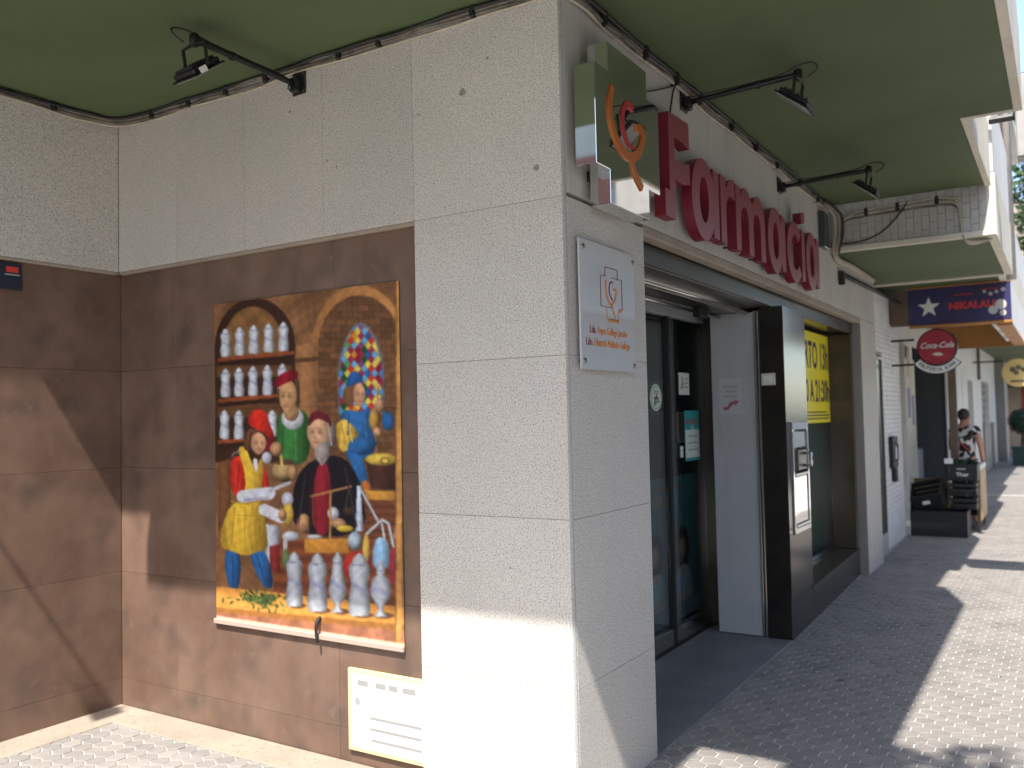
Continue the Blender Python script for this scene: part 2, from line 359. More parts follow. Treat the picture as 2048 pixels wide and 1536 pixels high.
# soffit of the balcony
sof = [(-1.58, 3.3), (-1.58, 3.3)]
poly = [(-3.2, 3.6), (-3.2, 2.72), (-1.36, 2.72), (-1.36, 2.28), (-1.60, 2.28), (-1.60, -.74), (-1.07, -.74), (-1.07, -1.18), (-1.60, -1.18), (-1.60, -1.485), (2.90, -1.485), (2.90, -1.20), (4.80, -1.20), (4.80, 3.6)]
def sheet(poly, z0, z1, m):
    bm = bmesh.new(); vv = [bm.verts.new((x, y, z0)) for x, y in poly]; f = bm.faces.new(vv)
    r_ = bmesh.ops.extrude_face_region(bm, geom=[f]); bmesh.ops.translate(bm, verts=[e for e in r_['geom'] if isinstance(e, bmesh.types.BMVert)], vec=(0, 0, z1-z0))
    bmesh.ops.triangulate(bm, faces=[f for f in bm.faces if len(f.verts) > 4]); bmesh.ops.recalc_face_normals(bm, faces=bm.faces)
    bm.verts.index_update(); mb = MB().add([v.co for v in bm.verts], [[v.index for v in f.verts] for f in bm.faces]); bm.free(); return mb
balc = build('balcony', sheet(poly, H, H+.22, 0), 'green_paint', ph)
# cream rim round the soffit and the parapet above
build('soffit_rim', MB().box(-1.66, 2.945, -1.535, -1.487, H-.006, H+.5, .004).box(2.903, 2.945, -1.485, -1.202, H-.005, H+.5, .003).box(2.95, 4.86, -1.247, -1.203, H-.006, H+.5, .004), 'cream_paint', balc)
build('parapet', MB().box(-1.66, 2.945, -1.53, -1.44, H+.505, H+1.2, .006).box(2.95, 4.86, -1.24, -1.15, H+.505, H+1.2, .006), 'white_paint', balc)
build('upper_wall', MB().box(-.1, 6.8, .4, 3.6, H+.23, 12).box(-3.2, -.102, LY+.6, 3.6, H+.23, 12), 'plaster', ph)
for xw in (0.2, 2.4, 4.6):
    build('upper_window', MB().box(xw, xw+1.2, .35, .396, 4.2, 6.0, .01), 'navy', ph)

# ---- facade towards the street
fac = build('facade', MB().box(X1+.01, 6.8, .036, .3, HF+.06, 3.5), 'mortar', ph)
xf_ = [fill, .78, 2.0, 3.25, 4.5, 5.75, 6.87]
for a, b in zip(xf_[:-1], xf_[1:]): panel('frieze_panel', a+.0008, b-.0008, 0, .035, HF+.02, 3.0 if a > 4.9 else H+.05, 'plaster', .001, fac)
build('lintel', MB().box(X1+.002, X2-.002, .0012, .075, HF-.03, HF+.0185, .006), 'cream_stone', fac)
build('right_pillar', MB().box(X2, 6.87, .001, .5, 0, HF+.0185, .004), 'granite', fac)
build('return_wall', MB().box(X2-.012, X2-.001, .001, .10, 0, HF-.031), 'granite_dark', fac)
build('wall_filler', MB().box(6.6, 6.868, .04, .5, HF+.03, 3.1), 'plaster', fac)
# brushed steel shutter box over the entrance
sb = build('shutter_box', MB().box(X1+.001, 6.05, .076, .09, HF-.135, HF-.032, .003), 'bronze', ph)
build('shutter_plate', MB().box(X1+.001, 3.2, .091, .25, HF-.14, HF-.125, .002), 'brushed_steel', sb)
build('shutter_plate', MB().box(X1+.001, 3.2, .252, .262, HF-.185, HF-.12, .002), 'steel', sb)
build('shutter_plate', MB().box(X1+.001, 3.2, .263, .46, HF-.165, HF-.15, .002), 'brushed_steel', sb)
build('guide_rail', MB().tube([(X1, .235, HF-.17), (3.2, .235, HF-.17)], .009, smooth=0), 'steel', sb, smooth=True)
build('guide_rail', MB().tube([(X1, .45, HF-.19), (3.19, .45, HF-.19)], .011, smooth=0), 'steel', sb, smooth=True)
build('lintel_soffit', MB().box(3.2, 6.05, .091, .32, HF-.12, HF-.10), 'brown_gloss', sb)
build('motion_sensor', MB().box(2.62, 2.78, .39, .448, HF-.235, HF-.165, .008), 'rubber', sb)
build('sensor_lens', MB().box(2.785, 2.82, .395, .445, HF-.225, HF-.175, .012), 'steel', sb)
# entrance: sliding glass door
YD = .68
dr = build('sliding_door', MB().box(X1, 3.4, YD-.03, YD+.03, 2.30, 2.42, .004), 'panel_white', ph)
for (a, b) in ((.80, 2.66), (2.70, 3.42)):
    build('glass_pane', MB().box(a, b, YD-.006, YD+.006, .13, 2.285), 'glass', dr)
    build('bottom_rail', MB().box(a, b, YD-.022, YD+.022, .012, .129, .003), 'steel', dr)
build('door_edge', MB().box(2.662, 2.698, YD-.03, YD+.02, .01, 2.295, .004), 'rubber', dr)
build('door_track', MB().box(X1, 3.4, YD-.04, YD+.04, .0015, .011), 'rubber', dr)
side = build('side_panel', MB().box(3.2, 3.28, .205, .53, .01, 2.335, .003), 'panel_white', ph)
build('door_post', MB().box(3.43, 3.47, .34, .75, 0, 2.6), 'brown_gloss', ph)
build('side_floor', MB().box(3.202, 3.43, .34, .74, -.03, .004), 'concrete', ph)
build('shutter_guide', MB().box(3.185, 3.27, .168, .182, .002, 2.34, .002).box(3.185, 3.27, .19, .203, .002, 2.34, .002), 'steel', ph)
build('shutter_slot', MB().box(3.205, 3.27, .183, .189, .002, 2.34), 'rubber', ph)
bp = build('black_pier', MB().prism([(3.2, 0), (3.9, .02), (3.9, .33), (3.28, .33), (3.28, .166), (3.2, .166)], .0, HF-.136), 'black_stone', ph)
build('pier_slab', MB().prism([(3.206, -.004), (3.896, .015), (3.896, .0185), (3.206, -.001)], .30, .79), 'brown_gloss', bp)
build('pier_slab', MB().prism([(3.206, -.004), (3.896, .015), (3.896, .0185), (3.206, -.001)], .793, HF-.14), 'brown_gloss', bp)
win = build('window_plinth', MB().prism([(3.902, .02), (6.055, .08), (6.055, .5), (3.902, .5)], 0, .245), 'black_stone', ph)
build('sill', MB().prism([(3.904, .012), (6.053, .072), (6.053, .31), (3.904, .31)], .246, .262), 'brown_gloss', win)
build('window_jamb', MB().box(5.97, 6.055, .082, .31, .263, HF-.137, .004), 'brown_gloss', win)
build('bottom_frame', MB().box(3.902, 5.968, .285, .315, .263, .295, .003), 'brushed_steel', win)
build('glass_pane', MB().box(3.902, 5.968, .297, .303, .296, HF-.14), 'glass', win)
build('frosted_screen', MB().box(3.91, 5.25, .36, .37, .27, HF-.14).box(5.4, 5.96, .40, .41, .27, HF-.14), 'frost', win)
# interior
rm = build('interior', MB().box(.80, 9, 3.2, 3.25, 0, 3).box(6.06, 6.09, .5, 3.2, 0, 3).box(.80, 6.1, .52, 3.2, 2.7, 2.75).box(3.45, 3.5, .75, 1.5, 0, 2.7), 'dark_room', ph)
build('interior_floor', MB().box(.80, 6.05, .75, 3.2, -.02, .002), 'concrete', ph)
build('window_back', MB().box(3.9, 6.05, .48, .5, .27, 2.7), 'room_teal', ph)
ct = thing('shop_counter', 'teal and white shop counter behind the glass door', 'counter', (3.2, 1.6, 0))
build('body', MB().box(2.2, 5.4, 1.5, 2.0, .0, .95, .01), 'room_teal', ct)
build('top', MB().box(2.15, 5.45, 1.45, 2.05, .951, .99, .005), 'panel_white', ct)
sh = thing('display_shelf', 'dark display shelf at the back of the shop', 'shelf', (4, 3, 0))
build('frame', MB().box(2.5, 7.5, 2.9, 3.19, 1.0, 1.04).box(2.5, 7.5, 2.9, 3.19, 1.5, 1.54).box(2.5, 7.5, 2.9, 3.19, 2.0, 2.04).box(2.48, 2.52, 2.9, 3.19, 0, 2.3).box(5.0, 5.04, 2.9, 3.19, 0, 2.3), 'room_teal', sh)
for i in range(22):
    x = 2.7+i*.21; z = (1.04, 1.54, 2.04)[i % 3]
    build('package', MB().box(x, x+.13, 3.0, 3.1, z+.001, z+.12+.1*random.random(), .004), random.choice(['paper', 'teal_print', 'orange_paint', 'panel_white', 'crimson_paint']), sh)

# ------------------------------------------------------------------ painted prints (flat pictures drawn as coloured faces)
class Canvas:
    def __init__(s, w, h, X, Y, base):
        s.X = X.ravel(); s.Y = Y.ravel(); s.c = np.tile(np.array(base, float), (len(s.X), 1)); s.n = rng.normal(0, 1, len(s.X))
    def put(s, m, col, shade=None):
        m = np.clip(m, 0, 1)[:, None]; col = np.array(col, float)
        if shade is not None: col = col[None, :]*shade[:, None]
        s.c = s.c*(1-m)+col*m
    def inside(s, P):
        X, Y = s.X, s.Y; r = np.zeros(len(X), bool); n = len(P)
        for i in range(n):
            x0, y0 = P[i]; x1, y1 = P[(i+1) % n]
            if y0 == y1: continue
            c = ((y0 > Y) != (y1 > Y)) & (X < (x1-x0)*(Y-y0)/(y1-y0)+x0); r ^= c
        return r
    def poly(s, P, col, var=.18, freq=.05, dirx=1, smooth=True):
        if smooth:
            Q = list(P)
            for _ in range(2):
                N = []
                for i in range(len(Q)):
                    a, b = Q[i], Q[(i+1) % len(Q)]; N += [(a[0]*.75+b[0]*.25, a[1]*.75+b[1]*.25), (a[0]*.25+b[0]*.75, a[1]*.25+b[1]*.75)]
                Q = N
            P = Q
        xs_ = [p[0] for p in P]; ys_ = [p[1] for p in P]; cx = (min(xs_)+max(xs_))/2; wx = (max(xs_)-min(xs_))/2+1; cy = (min(ys_)+max(ys_))/2; wy = (max(ys_)-min(ys_))/2+1
        u = (s.X-cx)/wx; v = (s.Y-cy)/wy
        sh = 1.06-var*1.6*np.clip(np.abs(u+.2)-.2, 0, 1)-.08*v+var*.12*np.sin(s.X*freq*4+3*np.sin(s.Y*.02)+2*np.sin(s.X*.03))*(np.abs(v) < 1)
        s.put(s.inside(P).astype(float), col, sh)
    def ell(s, cx, cy, rx, ry, col, var=.25, rot=0.):
        dx, dy = s.X-cx, s.Y-cy
        if rot: dx, dy = dx*math.cos(rot)+dy*math.sin(rot), -dx*math.sin(rot)+dy*math.cos(rot)
        q = (dx/rx)**2+(dy/ry)**2
        s.put(np.clip((1-q)*min(rx, ry)*.25+.3, 0, 1), col, 1.05-var*np.clip(((dx/rx+.3)**2+(dy/ry+.3)**2), 0, 2))
    def line(s, pts, wd, col, var=.1):
        for (x0, y0), (x1, y1) in zip(pts[:-1], pts[1:]):
            L = (x1-x0)**2+(y1-y0)**2; t = np.clip(((s.X-x0)*(x1-x0)+(s.Y-y0)*(y1-y0))/L, 0, 1)
            dd = np.hypot(s.X-x0-t*(x1-x0), s.Y-y0-t*(y1-y0)); s.put(np.clip((wd/2-dd)+.5, 0, 1), col)
    def face(s, cx, cy, rx, ry, tone, look=0):
        dx, dy = (s.X-cx)/rx, (s.Y-cy)/ry; wv = np.clip(1-.32*np.clip(dy, 0, 1)**1.5, .3, 1); q = (dx/wv)**2+dy**2
        m = np.clip((1-q)*rx*.25+.3, 0, 1); sh = 1.08-.30*np.clip((dx*np.sign(look or 1)*-1+.1)**2, 0, 1)-.18*np.clip(dy, 0, 1); s.put(m, tone, sh)
        fx = cx+look*rx*.45; dk = [v*.5 for v in tone]
        for sx in (-1, 1):
            s.put(np.exp(-(((s.X-fx-sx*rx*.34)/(rx*.22))**2+((s.Y-cy+ry*.02)/(ry*.10))**2))*.75*(m > .5), dk)
            s.put(np.exp(-(((s.X-fx-sx*rx*.36)/(rx*.26))**2+((s.Y-cy+ry*.20)/(ry*.045))**2))*.55*(m > .5), dk)
        s.put(np.exp(-(((s.X-fx-look*rx*.2)/(rx*.10))**2+((s.Y-cy-ry*.18)/(ry*.22))**2))*.5*(m > .5), [min(255, v*1.16) for v in tone])
        s.put(np.exp(-(((s.X-fx+rx*.10)/(rx*.10))**2+((s.Y-cy-ry*.26)/(ry*.14))**2))*.4*(m > .5), dk)
        s.put(np.exp(-(((s.X-fx)/(rx*.30))**2+((s.Y-cy-ry*.52)/(ry*.05))**2))*.7*(m > .5), (140, 66, 56))
    def hand(s, cx, cy, rx, ry, tone, an=0.):
        s.ell(cx, cy, rx, ry, tone, .4, an)
        for k in range(4):
            f = (k-1.5)*.42; px_, py_ = cx+f*rx*math.cos(an), cy+f*rx*math.sin(an)+ry*.1
            s.line([(px_-ry*.1*math.sin(an), py_), (px_+ry*.55*math.sin(an)*-1, py_+ry*.75*math.cos(an))], 2.2, [v*.62 for v in tone])
    def jar(s, cx, top, bot, wd, kind=0, base=(236, 241, 250)):
        h = bot-top
        prof = [[(0, .12), (.03, .34), (.07, .56), (.12, .64), (.145, .60), (.165, .82), (.24, .97), (.36, .9), (.48, .76), (.60, .84), (.76, 1), (.93, .95), (1, .80)],
                [(0, .1), (.06, .3), (.12, .6), (.17, .5), (.24, .55), (.42, .72), (.62, 1), (.76, .85), (.86, .3), (.91, .35), (1, .75)],
                [(0, .08), (.1, .3), (.18, .42), (.26, .35), (.34, .8), (.5, 1), (.64, .9), (.78, .45), (.85, .2), (.92, .35), (1, .7)]][kind]
        v = (s.Y-top)/h; wv = np.interp(v, [p[0] for p in prof], [p[1] for p in prof], left=0, right=0)*wd/2
        u = (s.X-cx)/np.maximum(wv, .5); m = np.clip((wv-np.abs(s.X-cx))+.5, 0, 1)*((v >= 0) & (v <= 1))
        s.put(m, base, 1.0-.42*np.clip(np.abs(u+.15), 0, 1)**2.2-.06*v)
        s.put(m*np.clip(1-np.abs(v-.55-.08*u)/.07, 0, 1)*.5, (120, 130, 185))
        s.put(m*(np.abs(v-.185) < .012), (130, 140, 160))
def print_mesh(name, cv, nx, ny, P00, eu, ev, m, parent, gain=.8):
    P00, eu, ev = Vector(P00), Vector(eu), Vector(ev); off = ROOT.get(parent.name, Vector()); P00 = P00-off
    gu, gv = np.meshgrid(np.arange(nx)/(nx-1), np.arange(ny)/(ny-1)); gu = gu.ravel()[:, None]; gv = gv.ravel()[:, None]
    V = np.array(P00)[None]+gu*np.array(eu)[None]+gv*np.array(ev)[None]
    idx = np.arange(nx*ny).reshape(ny, nx); F = np.stack([idx[:-1, :-1], idx[1:, :-1], idx[1:, 1:], idx[:-1, 1:]], -1).reshape(-1, 4)
    me = bpy.data.meshes.new(name); me.vertices.add(len(V)); me.vertices.foreach_set('co', V.ravel().astype(np.float32))
    me.loops.add(F.size); me.loops.foreach_set('vertex_index', F.ravel().astype(np.int32)); me.polygons.add(len(F)); me.polygons.foreach_set('loop_start', np.arange(0, F.size, 4, dtype=np.int32))
    me.update(); me.validate()
    a = me.color_attributes.new('Col', 'FLOAT_COLOR', 'POINT'); c = np.clip(cv.c/255, 0, 1); c = np.where(c <= .04045, c/12.92, ((c+.055)/1.055)**2.4)*gain
    a.data.foreach_set('color', np.concatenate([c, np.ones((len(c), 1))], 1).ravel().astype(np.float32))
    me.materials.append(MATS[m]); o = bpy.data.objects.new(name, me); C.objects.link(o); o.parent = parent; ROOT[o.name] = off
    return o
# ---- apothecary mural, drawn in its own picture coordinates
NX, NY = 250, 400
Hm = np.array([[0.001615044613128364, -1.3089172446669677e-05, -0.04390538836029524], [0.00010682772311494452, 0.000817915032982774, -0.11389159968669499], [0.00023247030331100574, 9.59563774531497e-06, 1.0]])
Hi = np.linalg.inv(Hm)
gu, gv = np.meshgrid(np.arange(NX)/(NX-1), np.arange(NY)/(NY-1))
q3 = np.stack([gu, gv, np.ones_like(gu)], -1) @ Hi.T
cv = Canvas(NX, NY, q3[..., 0]/q3[..., 2], q3[..., 1]/q3[..., 2], (140, 97, 64))
X, Y = cv.X, cv.Y
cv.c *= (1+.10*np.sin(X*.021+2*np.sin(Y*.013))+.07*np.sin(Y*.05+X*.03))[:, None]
cv.c *= (1+.05*cv.n)[:, None]
arch = lambda cx, cy, rx, ry, yb: ((((X-cx)/rx)**2+((Y-cy)/ry)**2 < 1) & (Y < cy)) | ((np.abs(X-cx) < rx) & (Y >= cy) & (Y < yb))
cv.put(arch(190, 300, 158, 190, 760).astype(float), (62, 38, 26)); m_ = arch(183, 318, 122, 175, 345); cv.put(m_*.9, (152, 108, 62), 1+.12*np.sin(X*.06)*np.sin(Y*.07))
for (a, b) in ((375, 400), (525, 560)): cv.put(((Y > a) & (Y < b+20) & (X < 335) & (X > 40))*.7, (128, 88, 52))
cv.put(arch(600, 300, 186, 240, 470)*1., (194, 134, 78), .9+.25*((X-420)/350)); br = arch(602, 305, 163, 207, 1130); cv.put(br*1., (112, 76, 50))
row = np.floor(Y/27); colm = np.floor((X+13*(row % 2)*1.6)/44); hsh = np.modf(np.sin(row*12.9+colm*78.2)*43758.5)[0]
cv.put(br*.8, (118, 80, 52), .85+.35*np.abs(hsh)); cv.put(br*(((Y % 27) < 3) | (((X+21*(row % 2)) % 44) < 3))*.6, (66, 44, 30))
cv.poly([(350, 300), (435, 280), (440, 700), (350, 700)], (168, 118, 76), .2, smooth=False)
cv.poly([(345, 350), (440, 340), (440, 356), (345, 366)], (96, 62, 40), 0, smooth=False)
# stained glass lancet
L = [(605, 203), (640, 222), (667, 265), (688, 325), (699, 380), (700, 565), (516, 565), (514, 400), (528, 325), (549, 265), (574, 222)]
cv.poly(L, (108, 113, 124), .05, smooth=False)
Li = [(605+(x-605)*.92, 214+(y-203)*.985) for x, y in L]
a_ = np.floor(X/27+Y/37).astype(int); b_ = np.floor(X/27-Y/37).astype(int); pal = np.array([(240, 222, 105), (150, 20, 40), (80, 145, 200), (110, 175, 225), (95, 160, 95), (220, 60, 40), (225, 150, 50), (240, 215, 80), (135, 80, 130), (35, 80, 45), (40, 95, 165), (165, 45, 70)], float)
hs = (np.abs(a_*7+b_*13+a_*b_*3) % 12); inn = cv.inside(Li)
cv.c[inn] = pal[hs[inn]]; fa = np.modf(X/27+Y/37)[0]; fb = np.modf(X/27-Y/37)[0] % 1; cv.put(inn*((fa < .06) | (fb < .06))*.5, (90, 95, 110))
# shelves and jars
for P in ([(44, 345), (346, 318), (346, 332), (44, 361)], [(44, 508), (285, 486), (285, 501), (44, 525)], [(44, 670), (155, 662), (155, 676), (44, 688)]):
    cv.poly(P, (150, 76, 42), .05, smooth=False); cv.poly([(x, y+16) for x, y in P], (48, 28, 20), 0, smooth=False)
for i, x in enumerate((74, 130, 185, 244, 302)): cv.jar(x, 230-6.5*i, 341-5.5*i, 44)
for i, x in enumerate((74, 127, 182, 239, 298)): cv.jar(x, 388-5*i, 501-2.5*i, 42)
for i, x in enumerate((70, 126, 258)): cv.jar(x, 552, 666-10*(i == 2), 42)
# man in green
SK = (216, 164, 116)
cv.poly([(350, 420), (366, 430), (368, 540), (345, 560), (335, 500)], (88, 62, 42)); cv.poly([(278, 585), (305, 552), (385, 548), (408, 600), (404, 765), (300, 770), (270, 700)], (62, 128, 62), .35, .03)
cv.ell(338, 585, 44, 44, (228, 226, 234), .2); cv.ell(333, 560, 30, 36, (200, 150, 105)); cv.face(318, 498, 37, 70, SK, -.3)
cv.poly([(264, 462), (270, 430), (300, 402), (356, 392), (360, 424), (335, 436), (295, 452), (272, 470)], (150, 24, 42), .3)
# man in blue at the window
cv.poly([(545, 455), (592, 432), (598, 470), (572, 545), (538, 530), (535, 490)], (124, 86, 56)); cv.poly([(520, 580), (552, 545), (585, 560), (640, 548), (668, 640), (676, 690), (640, 740), (556, 760), (540, 690)], (44, 106, 168), .3, .03)
cv.face(600, 492, 25, 48, (224, 166, 126), .4); cv.poly([(548, 458), (556, 412), (588, 394), (616, 422), (612, 440), (580, 448), (552, 462)], (40, 96, 166), .25)
cv.ell(714, 595, 24, 38, (42, 104, 168)); cv.line([(676, 460), (664, 760)], 7, (176, 118, 62)); cv.ell(660, 592, 21, 48, (214, 166, 74), .4)
cv.hand(682, 535, 20, 28, (222, 168, 126)); cv.hand(672, 640, 18, 22, (222, 168, 126))
cv.poly([(506, 608), (545, 580), (585, 622), (604, 655), (566, 705), (528, 722), (510, 660)], (230, 188, 80), .35, .08); cv.ell(612, 692, 58, 36, (44, 106, 168), .3, -.2)
cv.poly([(548, 715), (615, 730), (642, 850), (605, 850), (570, 770)], (44, 104, 166)); cv.poly([(606, 832), (640, 830), (650, 868), (615, 872)], (190, 110, 56))
# pot
cv.poly([(628, 752), (752, 752), (750, 868), (646, 858)], (74, 42, 35), .3, smooth=False); cv.ell(690, 746, 66, 25, (236, 200, 84), .3); cv.ell(702, 752, 20, 14, (120, 84, 40), 0); cv.ell(702, 752, 14, 9, (236, 200, 84), 0)
cv.poly([(618, 866), (760, 876), (760, 912), (632, 906)], (214, 152, 62), .2, smooth=False)
cv.put(((X > 560) & (X < 750) & (Y > 910) & (Y < 1330))*1., (108, 62, 40), 1+.12*np.sin(Y*.2))
# old man
cv.poly([(335, 870), (372, 782), (430, 742), (520, 728), (572, 770), (612, 858), (634, 1050), (340, 1050)], (20, 19, 28), .2); cv.poly([(424, 765), (488, 748), (496, 1045), (412, 1045)], (142, 30, 46), .25, .06)
cv.ell(482, 650, 26, 62, (150, 132, 122), .3); cv.face(436, 640, 42, 74, (226, 176, 136), -.25); cv.ell(455, 722, 31, 44, (172, 158, 152), .3); cv.poly([(396, 612), (410, 560), (450, 552), (488, 580), (492, 625), (466, 592), (430, 584), (404, 615)], (106, 30, 42))
cv.hand(382, 1000, 28, 40, SK); cv.hand(520, 1000, 32, 22, SK, .2); cv.ell(498, 960, 24, 26, (200, 205, 215)); cv.ell(545, 1020, 35, 14, (222, 188, 70))
cv.line([(408, 893), (568, 853)], 9, (186, 134, 78)); cv.line([(488, 872), (486, 1065)], 9, (196, 144, 70)); cv.line([(415, 895), (420, 1010)], 3, (150, 110, 70)); cv.line([(560, 858), (545, 950)], 3, (120, 95, 60)); cv.line([(562, 858), (580, 945)], 3, (120, 95, 60))
cv.ell(562, 950, 26, 16, (70, 52, 36))
# table and still-life
cv.put(((X > 262) & (X < 748) & (Y > 1062) & (Y < 1300) & (X > 262))*1., (124, 66, 40), 1+.15*np.sin(Y*.12)); cv.poly([(384, 1062), (560, 1058), (560, 1116), (384, 1116)], (204, 138, 56), .1, smooth=False); cv.ell(425, 1052, 32, 10, (205, 205, 205))
cv.poly([(45, 760), (95, 740), (95, 940), (45, 1040)], (120, 78, 48), smooth=False)
cv.ell(592, 1170, 56, 62, (186, 48, 40)); cv.poly([(585, 1030), (592, 850), (606, 850), (618, 1030)], (200, 214, 228), .3, smooth=False); cv.line([(602, 858), (672, 985)], 9, (190, 200, 212)); cv.ell(584, 1068, 28, 38, (186, 206, 218), .4)
cv.ell(628, 1100, 14, 60, (226, 190, 90)); cv.poly([(655, 1085), (676, 1050), (716, 1060), (726, 1180), (650, 1180)], (150, 192, 226), .3); cv.line([(630, 1040), (690, 985), (716, 1000), (735, 1090)], 10, (200, 212, 222)); cv.line([(690, 1000), (700, 1060)], 8, (215, 225, 232)); cv.line([(752, 960), (738, 1060)], 6, (190, 160, 140)); cv.poly([(722, 1100), (745, 1100), (745, 1235), (722, 1235)], (150, 44, 60), smooth=False)
cv.poly([(225, 1000), (285, 1010), (285, 1190), (235, 1190)], (190, 195, 205), .3, smooth=False); cv.poly([(246, 1090), (285, 1080), (290, 1190), (250, 1190)], (140, 44, 44), .3, smooth=False); cv.ell(330, 1050, 34, 20, (205, 214, 222)); cv.line([(310, 1060), (306, 1160)], 16, (196, 190, 190)); cv.ell(312, 1140, 16, 40, (110, 130, 80))
# boy in red hat and yellow apron
BL = (42, 102, 166); YE = (232, 188, 62)
cv.poly([(62, 1100), (136, 1105), (130, 1262), (84, 1262)], BL, .35); cv.poly([(158, 1108), (232, 1095), (268, 1245), (236, 1262), (205, 1220)], BL, .35)
cv.poly([(88, 775), (108, 728), (150, 742), (168, 870), (140, 915), (92, 870)], (212, 50, 36), .3); cv.poly([(205, 780), (232, 775), (250, 870), (215, 905)], (200, 46, 40), .3)
cv.poly([(118, 702), (150, 690), (178, 760), (190, 800), (212, 735), (226, 765), (214, 860), (226, 930), (100, 940), (152, 880), (150, 790)], YE, .2, .06); cv.poly([(176, 740), (204, 745), (196, 812)], (222, 222, 230), 0)
for k_ in range(4): cv.line([(90+k_*9, 742-k_*6), (100+k_*9, 722-k_*5)], 4, (205, 200, 205) if k_ % 2 else (60, 50, 60))
cv.poly([(96, 912), (216, 908), (234, 1010), (244, 1100), (200, 1112), (152, 1130), (100, 1110), (48, 1092), (62, 1000)], YE, .3, .07)
cv.line([(142, 893), (245, 880)], 50, (224, 226, 236)); cv.line([(150, 908), (240, 900)], 14, (176, 180, 200)); cv.line([(226, 945), (292, 975)], 46, (222, 222, 232)); cv.line([(250, 870), (325, 838)], 14, (195, 200, 210))
cv.ell(318, 905, 24, 30, (205, 205, 220)); cv.ell(320, 962, 22, 45, (228, 190, 80)); cv.hand(298, 965, 16, 26, SK)
cv.poly([(140, 700), (158, 625), (205, 628), (215, 650), (180, 700), (160, 715)], (112, 74, 50)); cv.face(203, 684, 32, 44, (224, 170, 130), .2)
cv.poly([(158, 604), (172, 560), (202, 546), (236, 560), (246, 602), (270, 660), (256, 690), (228, 640), (190, 628)], (216, 48, 36), .25); cv.poly([(240, 655), (268, 658), (250, 710), (226, 722)], (122, 28, 42))
DK = (70, 46, 30)
for pts, w_, c_ in (([(96, 912), (160, 922), (216, 908)], 5, (190, 140, 40)), ([(110, 940), (95, 1085)], 4, (186, 140, 44)), ([(150, 935), (150, 1115)], 4, (196, 150, 48)), ([(195, 930), (215, 1095)], 4, (180, 134, 40)), ([(128, 760), (120, 860)], 5, (150, 34, 28)),
                    ([(300, 640), (296, 750)], 6, (38, 92, 44)), ([(350, 640), (352, 750)], 6, (84, 150, 80)), ([(385, 610), (392, 750)], 7, (36, 84, 42)), ([(390, 800), (360, 1000)], 6, (52, 50, 62)), ([(545, 780), (590, 1010)], 6, (52, 50, 62)), ([(410, 790), (404, 1040)], 5, (70, 18, 28)),
                    ([(560, 570), (556, 650)], 4, (26, 72, 130)), ([(620, 565), (628, 660)], 4, (80, 140, 196)), ([(100, 1120), (104, 1250)], 5, (26, 70, 126)), ([(196, 1120), (232, 1240)], 5, (26, 70, 126)), ([(530, 610), (548, 690)], 4, (180, 134, 44)), ([(560, 612), (574, 680)], 4, (250, 214, 110)),
                    ([(283, 470), (285, 530), (300, 560)], 5, DK), ([(175, 640), (168, 700)], 8, (80, 52, 36)), ([(476, 600), (492, 690)], 5, (196, 184, 176)), ([(440, 740), (452, 770), (470, 740)], 4, (210, 202, 198))):
    cv.line(pts, w_, c_)
# mortar
cv.ell(306, 792, 50, 44, (206, 172, 116), .5); cv.ell(306, 758, 42, 12, (90, 66, 46), 0); cv.line([(288, 700), (296, 770)], 12, (222, 186, 90)); cv.hand(274, 706, 26, 30, SK); cv.hand(338, 800, 18, 30, SK); cv.ell(236, 740, 20, 24, (220, 222, 232))
# counter, herbs, big jars
cv.poly([(36, 1248), (300, 1275), (780, 1330), (780, 1424), (36, 1352)], (206, 142, 66), .06, smooth=False)
cv.put((cv.inside([(36, 1330), (780, 1400), (780, 1440), (36, 1368)]))*.55, (120, 76, 40))
cv.put(cv.inside([(30, 1350), (780, 1424), (780, 1520), (30, 1385)])*1., (164, 108, 80), 1+.1*np.sin(X*.05))
for (x, a, b, wd, kd) in ((345, 1112, 1328, 68, 0), (436, 1118, 1348, 80, 0), (515, 1112, 1352, 72, 1), (601, 1118, 1366, 88, 0), (685, 1145, 1368, 84, 2)):
    cv.ell(x+14, b-4, wd*.5, 12, (90, 60, 36), 0); cv.jar(x, a, b, wd, kd, (204, 209, 218))
for i_ in range(130):
    hx, hy = 215+rng.normal(0, 42), 1300+rng.normal(0, 15); an_ = rng.uniform(0, 3.14); cv.ell(hx, hy+.06*(hx-215), rng.uniform(7, 13), rng.uniform(3, 5), np.array((84, 112, 56))*rng.uniform(.55, 1.25), .3, an_)
# frame strip at the right, hem below
cv.put(((X > 744) & (X < 768))*1., (206, 148, 80), 1+.1*np.sin(Y*.02)); cv.put(((X > 742) & (X < 747))*.7, (110, 70, 40))
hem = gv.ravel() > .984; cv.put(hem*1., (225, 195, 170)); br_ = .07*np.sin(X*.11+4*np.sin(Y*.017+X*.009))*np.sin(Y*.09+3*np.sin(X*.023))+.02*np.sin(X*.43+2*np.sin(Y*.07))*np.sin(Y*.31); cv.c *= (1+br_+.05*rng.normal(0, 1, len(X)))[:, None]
im = cv.c.reshape(NY, NX, 3)
for _ in range(2):
    pd = np.pad(im, ((1, 1), (1, 1), (0, 0)), 'edge'); im = (pd[:-2, 1:-1]+pd[2:, 1:-1]+pd[1:-1, :-2]+pd[1:-1, 2:]+2*im)/6
cv.c = np.clip(im.reshape(-1, 3)*.98+np.array((4, 3, 3)), 0, 255)
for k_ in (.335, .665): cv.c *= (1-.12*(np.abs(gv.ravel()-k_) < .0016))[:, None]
mu = thing('mural_banner', 'painted banner of a medieval apothecary shop hanging on brown stone wall', 'mural', (D-.02, 1.53, .565))
